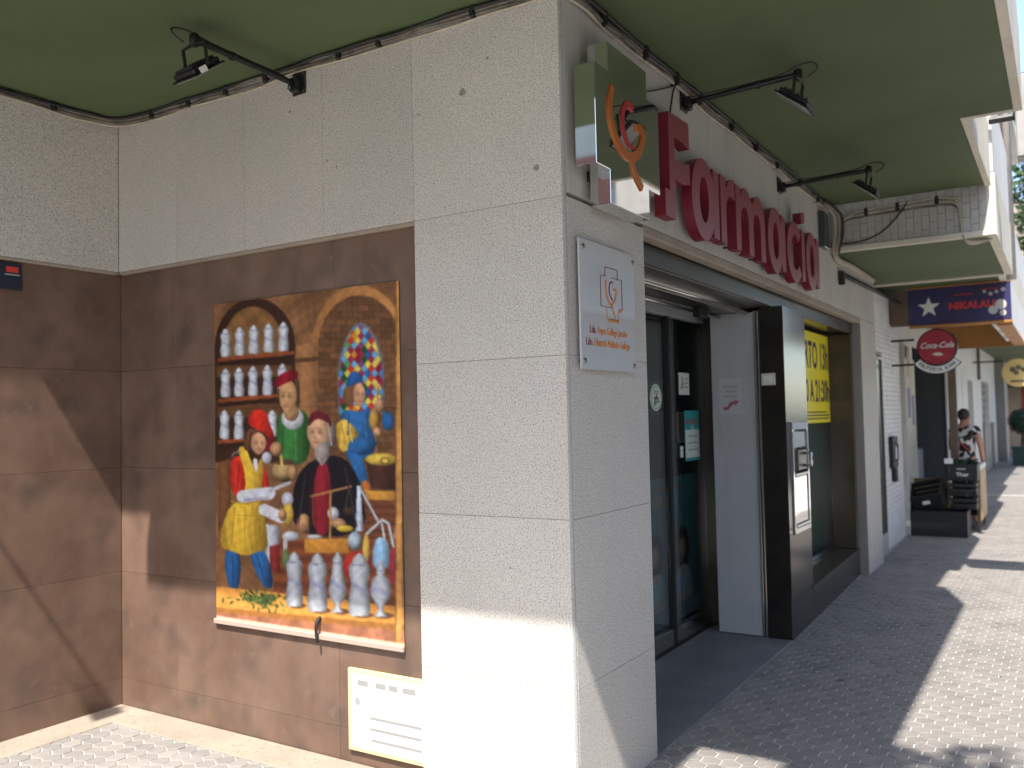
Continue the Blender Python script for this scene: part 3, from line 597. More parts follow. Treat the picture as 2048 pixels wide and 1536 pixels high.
build('backing', MB().box(D-.0065, D-.0005, .896, 2.162, .568, 2.243), 'wood_dark', mu)
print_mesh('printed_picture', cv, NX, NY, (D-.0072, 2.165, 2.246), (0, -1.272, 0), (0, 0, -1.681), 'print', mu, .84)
build('hem_bar', MB().box(D-.024, D-.0075, .889, 2.17, .556, .582, .003), 'hem_cloth', mu)
build('hook_shadow', MB().tube([(D-.004, 1.415, .655), (D-.03, 1.413, .64), (D-.04, 1.41, .60), (D-.038, 1.405, .545)], .011, taper=.006), 'rubber', mu, smooth=True)  # black solid standing in for a hook-like blob of shadow

# ------------------------------------------------------------------ notice board beside the pillar
nb = thing('notice_board', 'white notice plate in a yellow frame low on the brown wall', 'notice', (0, 1.0, .06))
xn = D-.022
build('frame', MB().box(xn, D-.0005, .778, 1.228, .068, .446, .003), 'board_cream', nb)
build('sheet', MB().box(xn-.002, xn-.0005, .778, 1.205, .088, .426), 'paper', nb)
for a, b in ((1.165, 1.10), (1.055, .995), (.975, .925), (.895, .82)): build('printed_line', MB().box(xn-.0033, xn-.0022, b, a, .375, .400), 'pale_ink', nb)
for z, a in ((.235, 1.09), (.185, 1.09), (.135, 1.085)): build('printed_line', MB().box(xn-.0033, xn-.0022, .79, a, z-.006, z+.006), 'pale_ink', nb)
build('emblem', MB().slab_yz([(1.165+.016*math.cos(t), .30+.018*math.sin(t)) for t in np.linspace(0, 6.28, 13)[:-1]], xn-.0033, xn-.0022), 'grey_ink', nb)

# alarm plate on the left wall
al = thing('alarm_plate', 'small dark blue alarm plate high on the left brown wall', 'sign', (-.62, LY+D-.01, 2.34))
build('plate', MB().box(-.80, -.55, LY+D-.012, LY+D-.001, 2.335, 2.478, .003), 'navy', al)
build('emblem', MB().box(-.612, -.592, LY+D-.0145, LY+D-.0125, 2.425, 2.455, .002).box(-.590, -.572, LY+D-.0145, LY+D-.0125, 2.425, 2.455, .002).box(-.634, -.614, LY+D-.0145, LY+D-.0125, 2.425, 2.455, .002), 'red_ink', al)
build('printed_line', MB().box(-.64, -.565, LY+D-.0145, LY+D-.0125, 2.41, 2.417), 'grey_ink', al)
build('printed_line', MB().box(-.76, -.68, LY+D-.0145, LY+D-.0125, 2.40, 2.46, .003), 'grey_ink', al)

# ------------------------------------------------------------------ name plaque
pq = thing('name_plaque', 'white acrylic plaque with orange cross logo bolted to granite pillar', 'plaque', (.335, -.02, 1.796))
build('panel', MB().box(.063, .605, -.026, -.017, 1.797, 2.337, .0015), 'acrylic', pq)
for x, z in ((.095, 2.305), (.585, 2.302), (.09, 1.832), (.578, 1.828)):
    build('bolt', MB().lathe([(.0, -.002), (.011, -.002), (.012, 0), (.012, .02), (.009, .026), (.0, .027)], n=14).xf(Matrix(((1,0,0,x),(0,0,-1,-.006),(0,1,0,z),(0,0,0,1)))), 'bolt', pq, smooth=True)
def stroke(pts, wd, y0, y1, smooth=5):
    P = [Vector((p[0], 0, p[1])) for p in pts]; Q = []
    if smooth:
        for i in range(len(P)-1):
            a, b, c, d = P[max(i-1, 0)], P[i], P[i+1], P[min(i+2, len(P)-1)]
            for k in range(smooth):
                t = k/smooth; Q.append(.5*((2*b)+(c-a)*t+(2*a-5*b+4*c-d)*t*t+(3*b-a-3*c+d)*t**3))
        Q.append(P[-1])
    else: Q = P
    n = len(Q); mb = MB(); vs = []
    for i, p in enumerate(Q):
        t = (Q[min(i+1, n-1)]-Q[max(i-1, 0)]).normalized(); nn = Vector((-t.z, 0, t.x)); ww = wd if not callable(wd) else wd(i/(n-1))
        for y in (y0, y1):
            vs.append((p.x+nn.x*ww/2, y, p.z+nn.z*ww/2)); vs.append((p.x-nn.x*ww/2, y, p.z-nn.z*ww/2))
    fs = []
    for i in range(n-1):
        a, b = i*4, i*4+4; fs += [(a, a+1, b+1, b), (a+2, b+2, b+3, a+3), (a, b, b+2, a+2), (a+1, a+3, b+3, b+1)]
    fs += [(0, 2, 3, 1), (n*4-4, n*4-3, n*4-1, n*4-2)]
    return mb.add(vs, fs)
yq0, yq1 = -.0282, -.0265
def cr(pts, wd=.0032): return stroke(pts, wd, yq0, yq1, 0)
build('logo_outline', cr([(.295, 2.205), (.295, 2.245), (.418, 2.245), (.418, 2.2)]), 'maroon_ink', pq)
build('logo_outline', cr([(.295, 2.205), (.25, 2.205), (.25, 2.072), (.36, 2.072)]), 'maroon_ink', pq)
build('logo_outline', cr([(.36, 2.205), (.462, 2.205), (.462, 2.072), (.43, 2.072)]), 'maroon_ink', pq)
build('logo_outline', cr([(.305, 2.068), (.305, 2.022), (.425, 2.022), (.425, 2.06)]), 'orange_ink', pq)
build('logo_bar', cr([(.315, 2.016), (.425, 2.016)], .014), 'orange_ink', pq)
build('logo_bar', cr([(.425, 2.066), (.458, 2.066)], .012), 'orange_ink', pq)
build('logo_stroke', stroke([(.308, 2.19), (.300, 2.15), (.315, 2.11), (.345, 2.088), (.378, 2.10), (.400, 2.13), (.402, 2.155), (.378, 2.155)], .011, yq0, yq1), 'orange_ink', pq)
build('logo_stroke', stroke([(.352, 2.088), (.366, 2.065), (.395, 2.03)], .010, yq0, yq1), 'orange_ink', pq)
build('logo_stroke', stroke([(.372, 2.183), (.350, 2.185), (.334, 2.16), (.338, 2.13), (.362, 2.108)], .006, yq0-.0006, yq1), 'maroon_ink', pq)
text('lettering', 'Lda.', .046, M_front(.139, -.0272, 1.965), 'maroon_ink', pq, xs=.80, align='LEFT', extrude=.0008)
text('lettering', 'Reyes Gallego Jurado', .046, M_front(.212, -.0272, 1.965), 'orange_ink', pq, xs=.74, align='LEFT', extrude=.0008)
text('lettering', 'Ldo.', .046, M_front(.103, -.0272, 1.912), 'maroon_ink', pq, xs=.80, align='LEFT', extrude=.0008)
text('lettering', 'Eduardo Mellado Gallego', .046, M_front(.178, -.0272, 1.912), 'orange_ink', pq, xs=.76, align='LEFT', extrude=.0008)

# ------------------------------------------------------------------ mirror cross
cx = thing('pharmacy_cross', 'mirror polished steel pharmacy cross box with orange ribbon emblem', 'sign', (.36, -.08, 2.48))
def cross_poly(x0, x1, xa, xb, z0, z1, za, zb): return [(xa, z0), (xb, z0), (xb, za), (x1, za), (x1, zb), (xb, zb), (xb, z1), (xa, z1), (xa, zb), (x0, zb), (x0, za), (xa, za)]
cp = cross_poly(.035, .69, .16, .56, 2.48, 3.16, 2.62, 3.035)
bm = bmesh.new(); f = bm.faces.new([bm.verts.new((x, -.13, z)) for x, z in cp]); r_ = bmesh.ops.extrude_face_region(bm, geom=[f]); bmesh.ops.translate(bm, verts=[e for e in r_['geom'] if isinstance(e, bmesh.types.BMVert)], vec=(0, .095, 0))
bmesh.ops.recalc_face_normals(bm, faces=bm.faces); bmesh.ops.bevel(bm, geom=bm.edges[:], offset=.0025, segments=2, affect='EDGES')
bmesh.ops.triangulate(bm, faces=[f for f in bm.faces if len(f.verts) > 4]); bm.verts.index_update()
build('body', MB().add([v.co for v in bm.verts], [[v.index for v in f.verts] for f in bm.faces]), 'mirror_steel', cx); bm.free()
build('mounting_block', MB().box(.2, .5, -.034, .0, 2.6, 3.05), 'rubber', cx)
or1 = [(.191, 2.978), (.16, 2.876), (.194, 2.787), (.276, 2.727), (.365, 2.72), (.449, 2.763), (.499, 2.842), (.477, 2.872), (.421, 2.864)]
build('ribbon', stroke(or1, lambda t: .030+.012*math.sin(t*3.1), -.1375, -.131), 'orange_paint', cx)
build('ribbon', stroke([(.375, 2.728), (.392, 2.666), (.475, 2.606)], .034, -.1372, -.131), 'orange_paint', cx)
build('ribbon', stroke([(.398, 2.942), (.342, 2.947), (.294, 2.902), (.29, 2.831), (.338, 2.774), (.402, 2.765)], lambda t: .034-.02*t, -.1365, -.131), 'crimson_paint', cx)

# ------------------------------------------------------------------ red channel letters
sg = thing('pharmacy_lettering', 'row of raised red plastic letters reading Farmacia above the entrance', 'sign', (2.45, -.06, 2.53))
ZB, XH, ZT = 2.565, 2.945, 3.085
def arc(cx_, cz, rx, rz, a0, a1, n=18): return [(cx_+rx*math.cos(R(a0+(a1-a0)*i/n)), cz+rz*math.sin(R(a0+(a1-a0)*i/n))) for i in range(n+1)]
def letter(ch, outers, x0):
    cu = bpy.data.curves.new('l', 'CURVE'); cu.dimensions = '2D'; cu.fill_mode = 'BOTH'; cu.extrude = .028; cu.bevel_depth = .002; cu.bevel_resolution = 1
    for P in outers:
        sp = cu.splines.new('POLY'); sp.points.add(len(P)-1); sp.use_cyclic_u = True
        for i, (x, z) in enumerate(P): sp.points[i].co = (x, z, 0, 1)
    t = bpy.data.objects.new('tmp', cu); C.objects.link(t); dg = bpy.context.evaluated_depsgraph_get(); dg.update()
    me = bpy.data.meshes.new_from_object(t.evaluated_get(dg)); bpy.data.objects.remove(t); bpy.data.curves.remove(cu)
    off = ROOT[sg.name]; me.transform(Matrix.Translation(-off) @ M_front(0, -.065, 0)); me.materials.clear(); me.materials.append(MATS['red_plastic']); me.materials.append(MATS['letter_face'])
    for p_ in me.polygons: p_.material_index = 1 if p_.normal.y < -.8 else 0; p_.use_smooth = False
    o = bpy.data.objects.new('letter', me); C.objects.link(o); o.parent = sg; ROOT[o.name] = off; o['label'] = 'red letter '+ch
    return o
def A_(x0, x1):
    st = .088; xl = x1-st; cxx = (x0+xl+.03)/2; rx = cxx-x0; cz = (ZB+XH)/2-.008; rz = (XH-ZB)/2+.028
    th = math.degrees(math.acos(min(1, (xl-cxx)/rx)))
    out = [(x1, XH-.012), (x1, ZB), (xl, ZB+.005)]+arc(cxx, cz, rx, rz, 360-th, th, 40)+[(xl, XH)]
    inn = arc(cxx+.004, cz, rx-.108, rz-.092, 0, 360, 34)[:-1]
    return [out, inn]
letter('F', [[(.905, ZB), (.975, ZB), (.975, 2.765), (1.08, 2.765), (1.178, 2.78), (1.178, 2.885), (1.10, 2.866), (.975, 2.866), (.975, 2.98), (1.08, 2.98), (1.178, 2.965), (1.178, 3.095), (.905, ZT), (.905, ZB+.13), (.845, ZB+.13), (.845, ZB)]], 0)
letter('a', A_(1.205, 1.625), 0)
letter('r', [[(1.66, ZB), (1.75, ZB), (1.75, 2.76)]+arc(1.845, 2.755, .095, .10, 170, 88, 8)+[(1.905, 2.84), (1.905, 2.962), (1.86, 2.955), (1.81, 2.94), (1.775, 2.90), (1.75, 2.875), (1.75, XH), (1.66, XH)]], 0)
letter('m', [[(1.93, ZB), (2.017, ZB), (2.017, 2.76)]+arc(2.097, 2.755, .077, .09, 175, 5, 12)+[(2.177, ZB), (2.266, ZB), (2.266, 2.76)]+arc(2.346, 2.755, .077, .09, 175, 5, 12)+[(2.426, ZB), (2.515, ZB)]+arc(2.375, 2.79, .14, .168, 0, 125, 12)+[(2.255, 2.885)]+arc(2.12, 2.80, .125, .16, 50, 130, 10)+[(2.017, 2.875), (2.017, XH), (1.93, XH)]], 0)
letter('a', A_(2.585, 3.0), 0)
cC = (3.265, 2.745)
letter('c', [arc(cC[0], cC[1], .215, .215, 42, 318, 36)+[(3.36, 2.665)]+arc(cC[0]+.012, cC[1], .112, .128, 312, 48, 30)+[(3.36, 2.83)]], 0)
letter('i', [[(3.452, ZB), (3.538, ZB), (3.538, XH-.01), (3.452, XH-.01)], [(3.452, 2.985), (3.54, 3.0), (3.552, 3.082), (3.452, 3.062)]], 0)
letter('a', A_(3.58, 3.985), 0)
for x in (1.0, 1.5, 1.7, 2.0, 2.3, 2.5, 2.8, 3.2, 3.5, 3.9): build('stud', MB().tube([(x-.04, -.04, 2.585 if x > 1.2 else 2.62), (x-.04, .0, 2.585 if x > 1.2 else 2.62)], .006, 6, 0), 'rubber', sg)

# ------------------------------------------------------------------ floodlights on arms
def lamp_parts(root):
    L = .63
    P = lambda n, mb, m, sm=False, par=None: build(n, mb, m, par or root, sm, local=True)
    P('wall_plate', MB().box(-.012, 0, -.045, .045, -.055, .055, .003).box(-.05, -.012, -.022, .022, -.05, .02, .004), 'black_metal')
    for y, z in ((-.034, .044), (.034, .044), (-.034, -.044), (.034, -.044)): P('screw', MB().lathe([(0, 0), (.006, 0), (.005, .004), (0, .0045)], n=8).xf(Matrix(((0,0,-1,-.012),(0,1,0,y),(1,0,0,z),(0,0,0,1)))), 'bolt')
    P('arm', MB().tube([(-.04, 0, -.01), (-.3, 0, .0), (-L, 0, .012)], .0145, 10, 3), 'black_metal', True)
    P('knuckle', MB().lathe([(0, -.028), (.018, -.028), (.022, -.015), (.022, .02), (.012, .03), (0, .03)], (-L+.02, 0, .01), 10), 'black_metal', True)
    P('cable', MB().tube([(-.03, .015, -.04), (-.05, .03, -.03), (-.07, .015, .012), (-.3, .004, .018), (-.52, .004, .028), (-.62, .02, .05), (-.69, .03, .045), (-.71, .02, .015), (-.66, .01, -.015)], .0042, 6, 4), 'cable_black', True)
    P('cable_tie', MB().tube([(-.40, 0, .003), (-.415, 0, .0045)], .021, 8, 0), 'rubber')
    br_ = P('bracket', MB().tube([(-.60, -.075, -.115), (-.615, -.075, -.02), (-.62, 0, -.012), (-.615, .075, -.02), (-.60, .075, -.115)], .008, 6, 0), 'black_metal')
    hd = MB().box(-.085, .085, -.07, .07, -.012, .012, .005).box(-.098, .098, -.08, .08, -.022, -.013, .003)
    for k in range(6): hd.box(-.07+k*.026, -.062+k*.026, -.06, .06, .012, .024)
    M = Matrix.Translation((-.60, 0, -.115)) @ Matrix.Rotation(R(-38), 4, 'Y')
    h = P('lamp_head', hd.xf(M), 'black_metal')
    P('lamp_glass', MB().box(-.085, .085, -.068, .068, -.0245, -.0225).xf(M), 'acrylic', par=h)
    P('sticker', MB().box(-.06, -.015, -.0815, -.0805, -.020, .006).xf(M), 'paper', par=h)
proto_l = thing('floodlight', 'black floodlight on wall arm above the apothecary mural', 'lamp', (0, 1.478, 3.285), 'floodlights on wall arms'); ROOT[proto_l.name] = Vector((0, 0, 0)); lamp_parts(proto_l)
def copy_tree(o, parent=None):
    c = o.copy(); C.objects.link(c); c.parent = parent
    for ch in o.children: copy_tree(ch, c)
    return c
for loc, rz, lab in (((1.36, 0, 3.285), R(90), 'black floodlight on wall arm beside the mirror cross'), ((3.23, 0, 3.23), R(90), 'black floodlight on wall arm above the end of the red letters'), ((-2.04, LY, 3.28), R(90), 'black floodlight on wall arm of the left wall')):
    c = copy_tree(proto_l); c.location = loc; c.rotation_euler.z = rz; c['label'] = lab
proto_l.rotation_euler.z = R(-2)

# ------------------------------------------------------------------ cables along the soffit
def wob(a, b, n, amp, seed, sag=0.):
    rr = np.random.default_rng(seed); a, b = Vector(a), Vector(b)
    return [a.lerp(b, i/n)+Vector(rr.normal(0, amp, 3))*(0 if i in (0, n) else 1)-Vector((0, 0, sag*math.sin(math.pi*i/n))) for i in range(n+1)]
cb = thing('cable_run', 'bundle of grey cables clipped under the soffit above the mural', 'cables', (-.02, 1.5, 3.35))
zc = H-.017
for i, (dx, dz, r_, m) in enumerate(((-.010, -.002, .010, 'cable_grey'), (-.009, -.021, .008, 'cable_grey'), (-.026, .002, .009, 'cable_black'), (-.008, -.036, .006, 'cable_cream'))):
    pts = wob((dx, .02, zc+dz), (dx, LY-.30, zc+dz), 16, .004, 20+i)+[Vector((dx-.02, LY-.14, zc+dz)), Vector((dx-.07, LY-.055, zc+dz)), Vector((dx-.17, LY-.018+dx, zc+dz))]+wob((-.3, LY+dx, zc+dz), (-3.0, LY+dx, zc+dz), 12, .004, 30+i)
    build('cable', MB().tube(pts, r_, 7, 3), m, cb, True)
for k, y in enumerate((.42, .95, 1.2, 1.7, 2.0, 2.3, 2.62)): build('clip', MB().box(-.034, -.001, y-.012, y+.012, zc-.034, zc+.015, .004), 'rubber', cb)
for k, x in enumerate((-.4, -.75, -1.1)): build('clip', MB().box(x-.012, x+.012, LY-.034, LY-.001, zc-.034, zc+.015, .004), 'rubber', cb)
cb2 = thing('cable_bundle', 'tangled cream and black cables along the facade above the red letters', 'cables', (2.5, -.02, 3.34))
for i, (dy, dz, r_, m) in enumerate(((-.012, -.004, .011, 'cable_grey'), (-.014, -.026, .010, 'cable_grey'), (-.034, .0, .010, 'cable_black'), (-.012, -.044, .008, 'cable_cream'))):
    build('cable', MB().tube(wob((.02, dy, zc+dz), (4.72, dy, zc+dz), 26, .005, 40+i), r_, 7, 3), m, cb2, True)
for x in (.35, .8, 1.2, 1.55, 2.1, 2.6, 3.1, 3.7, 4.3): build('clip', MB().box(x-.012, x+.012, -.045, -.001, zc-.05, zc+.015, .004), 'rubber', cb2)
build('cable', MB().tube([(1.05, -.04, 3.10), (1.10, -.03, 3.16), (1.2, -.012, 3.30), (1.25, -.02, 3.35)], .005, 6, 4), 'cable_black', cb2, True)
build('cable', MB().tube([(.70, -.03, 3.13), (.95, -.012, 3.22), (1.2, -.01, 3.32)], .004, 6, 4), 'cable_black', cb2, True)
build('junction_box', MB().box(4.42, 4.60, -.05, -.001, 2.97, 3.27, .006), 'door_bronze', cb2)
for i in range(6):
    o_ = .018*i
    build('cable', MB().tube([(4.55-o_, -.02-.006*i, zc-.01), (4.74, -.03-o_*.6, zc-.03), (4.80+.004*i, -.05-o_*.7, 3.28), (4.82-.004*i, -.045-o_*.8, 3.12), (4.83, -.03-o_*.5, 2.98), (5.05, -.022-.004*i, 2.93+.006*i), (5.6, -.02-.004*i, 2.955+.006*i), (6.8, -.018-.004*i, 2.965+.005*i)], .0095, 6, 4), ['cable_cream', 'cable_cream', 'cable_grey', 'cable_cream', 'cable_grey', 'cable_black'][i], cb2, True)
for i in range(3):
    z = 3.33-.03*i
    build('cable', MB().tube([(4.86, -.06, 3.22-.02*i), (4.87, -.14, 3.285-.015*i), (4.872, -.30, z), (4.872, -.6, z+.01), (4.872, -.90, z+.012), (4.872, -1.0, z-.03), (4.87, -1.02, 3.12), (4.85, -1.04, 2.985), (4.86, -1.10, 2.93+.015*i), (4.95, -1.23, 2.97)], .011-.002*i, 6, 5), 'cable_cream' if i < 2 else 'cable_grey', cb2, True)
build('cable', MB().tube([(4.86, -.06, 3.06), (4.868, -.25, 3.06), (4.868, -.42, 3.12), (4.868, -.56, 3.25), (4.868, -.63, 3.35)], .007, 6, 5), 'cable_black', cb2, True)
for y, z in ((-.3, 3.32), (-.55, 3.33), (-.85, 3.34)): build('clip', MB().box(4.855, 4.89, y-.014, y+.014, z-.045, z+.02, .004), 'rubber', cb2)
cd = thing('conduit_pipe', 'thin black conduit pipe along the white wall below the green soffit', 'pipe', (7, 0, 2.8))
build('pipe', MB().tube([(5.16, -.03, 2.835), (8.66, -.03, 2.905)], .02, 8, 0), 'black_metal', cd, True)
build('bracket', MB().box(5.12, 5.18, -.05, -.001, 2.74, 2.86, .004), 'black_metal', cd)
build('bracket', MB().box(8.62, 8.70, -.06, .09, 2.74, 2.98, .004), 'black_metal', cd)

# ------------------------------------------------------------------ things at the entrance
sw = thing('door_bell', 'cream push button plate on the black stone reveal', 'switch', (3.198, .108, 1.8))
build('plate', MB().box(3.185, 3.199, .058, .157, 1.80, 1.886, .003), 'cream_paint', sw); build('button', MB().box(3.180, 3.1845, .076, .139, 1.815, 1.871, .002), 'sticker_white', sw); build('mark', MB().box(3.1785, 3.1797, .10, .115, 1.826, 1.829), 'black_ink', sw)
def plate_y(t, n, x0, x1, z0, z1, y, m, th=.0012): return build(n, MB().box(x0, x1, y-th, y, z0, z1), m, t)
yg = YD-.0065
st = thing('oval_sticker', 'oval white and green sticker on the glass door', 'sticker', (2.48, yg, 1.64))
ov = lambda a, b, y0, y1: MB().slab_xz([(2.48+a*math.cos(t), 1.723+b*math.sin(t)) for t in np.linspace(0, 2*math.pi, 28, endpoint=False)], y0, y1)
build('rim', ov(.10, .092, yg-.001, yg), 'sticker_white', st); build('ring', ov(.086, .08, yg-.0016, yg-.0011), 'teal_print', st); build('center', ov(.08, .074, yg-.0022, yg-.0017), 'sticker_white', st)
text('lettering', 'gh.', .085, M_front(2.49, yg-.0034, 1.715), 'black_ink', st, .0006, bold=.001); plate_y(st, 'printed_line', 2.44, 2.52, 1.762, 1.77, yg-.0024, 'grey_ink'); plate_y(st, 'printed_line', 2.43, 2.53, 1.75, 1.756, yg-.0024, 'grey_ink')
nt_ = thing('small_notice', 'small white notice with black symbol taped on glass door', 'notice', (3.0, yg, 1.75))
plate_y(nt_, 'sheet', 2.905, 3.112, 1.748, 1.908, yg, 'sticker_white'); build('symbol', stroke([(2.95, 1.80), (2.98, 1.85), (2.965, 1.875), (2.99, 1.80), (2.94, 1.795)], .008, yg-.003, yg-.0018, 0), 'black_ink', nt_)
for k_ in range(3): plate_y(nt_, 'printed_line', 3.02, 3.09, 1.86-.03*k_, 1.868-.03*k_, yg-.0018, 'grey_ink')
tl = thing('menu_poster', 'teal and white leaflet poster stuck on the glass door', 'poster', (3.15, yg, 1.26))
plate_y(tl, 'sheet', 3.0, 3.292, 1.262, 1.632, yg, 'teal_print'); plate_y(tl, 'lower_sheet', 3.005, 3.287, 1.285, 1.49, yg-.0018, 'sticker_white', .0006)
[plate_y(tl, 'printed_stroke', 3.02+.028*k_, 3.034+.028*k_, 1.535, 1.575-.006*(k_ % 3), yg-.0015, 'faded_red') for k_ in range(9)]; text('lettering', 'tú', .075, M_front(3.145, yg-.0035, 1.508), 'sticker_white', tl, .0006)
for k_ in range(3): plate_y(tl, 'printed_line', 3.05, 3.25, 1.44-.05*k_, 1.448-.05*k_, yg-.003, 'grey_ink')
wp = thing('paper_sign', 'white paper with red curved arrow on white side panel', 'notice', (3.19, .37, 1.6))
build('sheet', MB().box(3.1955, 3.1985, .30, .475, 1.60, 1.86), 'sleeve', wp)
for z, n_l in ((1.80, 9), (1.765, 6), (1.73, 8)):
    for k_ in range(n_l): build('printed_stroke', MB().box(3.1945, 3.1953, .385+.0065*n_l-.013*k_-.009, .385+.0065*n_l-.013*k_, z-.007, z+.007), 'grey_ink', wp)
ar = MB(); aw = [(.44, 1.635), (.40, 1.645), (.385, 1.67), (.36, 1.69)]
build('arrow', MB().slab_yz([(.445, 1.628), (.41, 1.628), (.385, 1.655), (.375, 1.668), (.358, 1.672), (.356, 1.66), (.325, 1.688), (.36, 1.708), (.358, 1.695), (.385, 1.692), (.405, 1.675), (.415, 1.655), (.445, 1.652)], 3.1935, 3.1952), 'faded_red', wp)
dv = thing('door_reader', 'slim black framed reader mounted on the glass door beside the leaflet', 'device', (2.89, yg, 1.40))
plate_y(dv, 'frame', 2.86, 2.975, 1.405, 1.62, yg, 'brushed_steel', .006); plate_y(dv, 'screen', 2.868, 2.967, 1.413, 1.612, yg-.0065, 'black_metal', .001)
sl = thing('small_label', 'small white two part label under the door reader', 'label', (2.93, yg, 1.30)); plate_y(sl, 'upper_label', 2.90, 2.955, 1.345, 1.375, yg, 'sticker_white'); plate_y(sl, 'lower_label', 2.90, 2.955, 1.295, 1.343, yg, 'sticker_white')
pp = thing('people_poster', 'blue poster with two women behind the glass door', 'poster', (2.9, YD+.05, .1))
n1, n2 = 70, 100; gx, gy = np.meshgrid(np.linspace(0, 100, n1), np.linspace(0, 140, n2)); c2 = Canvas(n1, n2, gx, gy, (60, 88, 96)); c2.c *= (1.1-.3*(c2.Y/140))[:, None]
for ox in (22, 70):
    c2.ell(ox, 72, 13, 22, (40, 28, 24)); c2.ell(ox, 74, 8.5, 13, (150, 112, 96), .5); c2.poly([(ox-20, 128), (ox-14, 96), (ox-4, 88), (ox+4, 88), (ox+15, 96), (ox+20, 128)], (120, 128, 135)); c2.poly([(ox-5, 88), (ox+5, 88), (ox, 104)], (150, 112, 96)); c2.line([(ox-16, 122), (ox+14, 118)], 5, (150, 112, 96))
c2.put((c2.Y > 124)*1., (88, 96, 104)); c2.put(((c2.Y > 8) & (c2.Y < 12) & (c2.X > 15) & (c2.X < 70))*.7, (130, 60, 50)); c2.put(((c2.Y > 18) & (c2.Y < 27) & (c2.X > 20) & (c2.X < 36))*.7, (150, 100, 60))
print_mesh('printed_picture', c2, n1, n2, (2.30, YD+.05, 1.16), (1.05, 0, 0), (0, 0, -1.03), 'print', pp, 1.5)
build('backing', MB().box(2.30, 3.35, YD+.052, YD+.06, .13, 1.16), 'rubber', pp)
# night service hatch
nh = thing('night_hatch', 'polished steel night service hatch on the black pier', 'hatch', (3.45, -.03, .73))
build('frame', MB().box(3.245, 3.70, -.035, .006, .735, .775, .004).box(3.245, 3.70, -.035, .006, 1.475, 1.535, .004).box(3.245, 3.285, -.035, .006, .7755, 1.4745, .004).box(3.66, 3.70, -.035, .010, .7755, 1.4745, .004), 'mirror_steel', nh)
build('drawer', MB().box(3.30, 3.645, -.028, .006, .80, 1.14, .006), 'mirror_steel', nh)
build('drawer_rim', MB().box(3.29, 3.655, -.04, -.0285, 1.141, 1.165, .003), 'steel', nh); build('drawer_rim', MB().box(3.29, 3.655, -.04, -.0285, .782, .80, .003), 'steel', nh)
build('speaker_plate', MB().box(3.40, 3.645, -.032, .006, 1.18, 1.33, .005), 'brushed_steel', nh)
build('handle', MB().tube([(3.56, -.03, 1.30), (3.56, -.085, 1.30), (3.56, -.085, 1.21), (3.56, -.03, 1.21)], .012, 8, 0), 'steel', nh, True)
build('window', MB().box(3.30, 3.645, -.024, .006, 1.345, 1.46, .004), 'acrylic', nh)
# yellow opening-hours poster inside the window
yp = thing('hours_poster', 'yellow opening hours poster with dark numerals in the window', 'poster', (5.2, .29, 1.5))
build('sheet', MB().box(4.3, 5.955, .2915, .2935, 1.50, 2.345), 'yellow_print', yp)
text('lettering', 'ABIERTO 13h', .35, M_front(5.93, .2905, 2.12), 'violet_ink', yp, .0006, xs=.70, align='RIGHT', bold=.006)
text('lettering', 'DE 9:30 A 21:30h', .29, M_front(5.94, .2905, 1.79), 'violet_ink', yp, .0006, xs=.72, align='RIGHT', bold=.006)
for z in (1.60, 1.57, 1.54): plate_y(yp, 'printed_line', 4.6, 5.9-.1*(z == 1.60), z-.006, z+.006, .2912, 'violet_ink', .0005)

# ------------------------------------------------------------------ neighbour with white brick
nbh = thing('white_brick_house', 'white glazed brick house beside the pharmacy with bronze street door', 'building', (8, .1, 0))
YB = .10
wl = build('wall', MB().box(6.872, 6.96, YB+.012, 3, 0, 3.0).box(7.80, 9.12, YB+.012, 3, 0, 3.0).box(6.96, 7.80, YB+.012, 3, 2.24, 3.0).box(6.872, 12, 1.5, 3, 3.3, 12), 'mortar', nbh)
rows = 54; bh = 3.0/rows
for r_ in range(rows):
    z0 = r_*bh; x = 6.873-(.24 if r_ % 2 else 0)
    while x < 9.1:
        a, b = max(x, 6.874), min(x+.48, 9.118); x += .48
        if a > 6.955 and b < 7.80 and z0 < 2.24: continue
        if z0 < 2.24:
            if a < 6.958 < b: b = 6.955
            elif a < 7.802 < b: a = 7.803
        if b-a < .04: continue
        yy = YB+float(rng.normal(0, .0016))
        build('brick', MB().box(a+.002, b-.002, yy, YB+.011, z0+.0025, z0+bh-.0025), 'white_brick', wl)
dd = build('street_door', MB().box(6.97, 7.79, YB+.015, YB+.05, .205, 2.215, .004), 'door_bronze', nbh)
build('door_frame', MB().box(6.962, 6.985, YB-.004, YB+.014, .2, 2.22, .003).box(7.775, 7.798, YB-.004, YB+.014, .2, 2.22, .003).box(6.986, 7.774, YB-.004, YB+.014, 2.19, 2.22, .003), 'brushed_steel', dd)
build('hinge', MB().box(6.985, 7.0, YB-.012, YB+.006, .45, .6, .003).box(6.985, 7.0, YB-.012, YB+.006, 1.2, 1.35, .003).box(6.985, 7.0, YB-.012, YB+.006, 1.85, 2.0, .003), 'steel', dd)
build('door_step', MB().box(6.96, 7.80, YB-.006, YB+.05, .0, .198, .006), 'grey_tile', nbh)
ic = thing('mail_panel', 'black intercom and letter panel on the white brick wall', 'intercom', (8.2, YB, .75))
build('body', MB().box(8.06, 8.42, YB-.05, YB-.003, .92, 1.29, .008), 'black_metal', ic); build('lower_box', MB().box(8.2, 8.36, YB-.05, YB-.003, .75, .919, .008), 'black_metal', ic)
build('name_label', MB().box(8.22, 8.34, YB-.053, YB-.0505, 1.02, 1.16), 'paper', ic); build('handle', MB().tube([(8.15, YB-.05, 1.0), (8.15, YB-.09, 1.02), (8.15, YB-.09, 1.2), (8.15, YB-.05, 1.22)], .012, 6, 0), 'steel', ic)
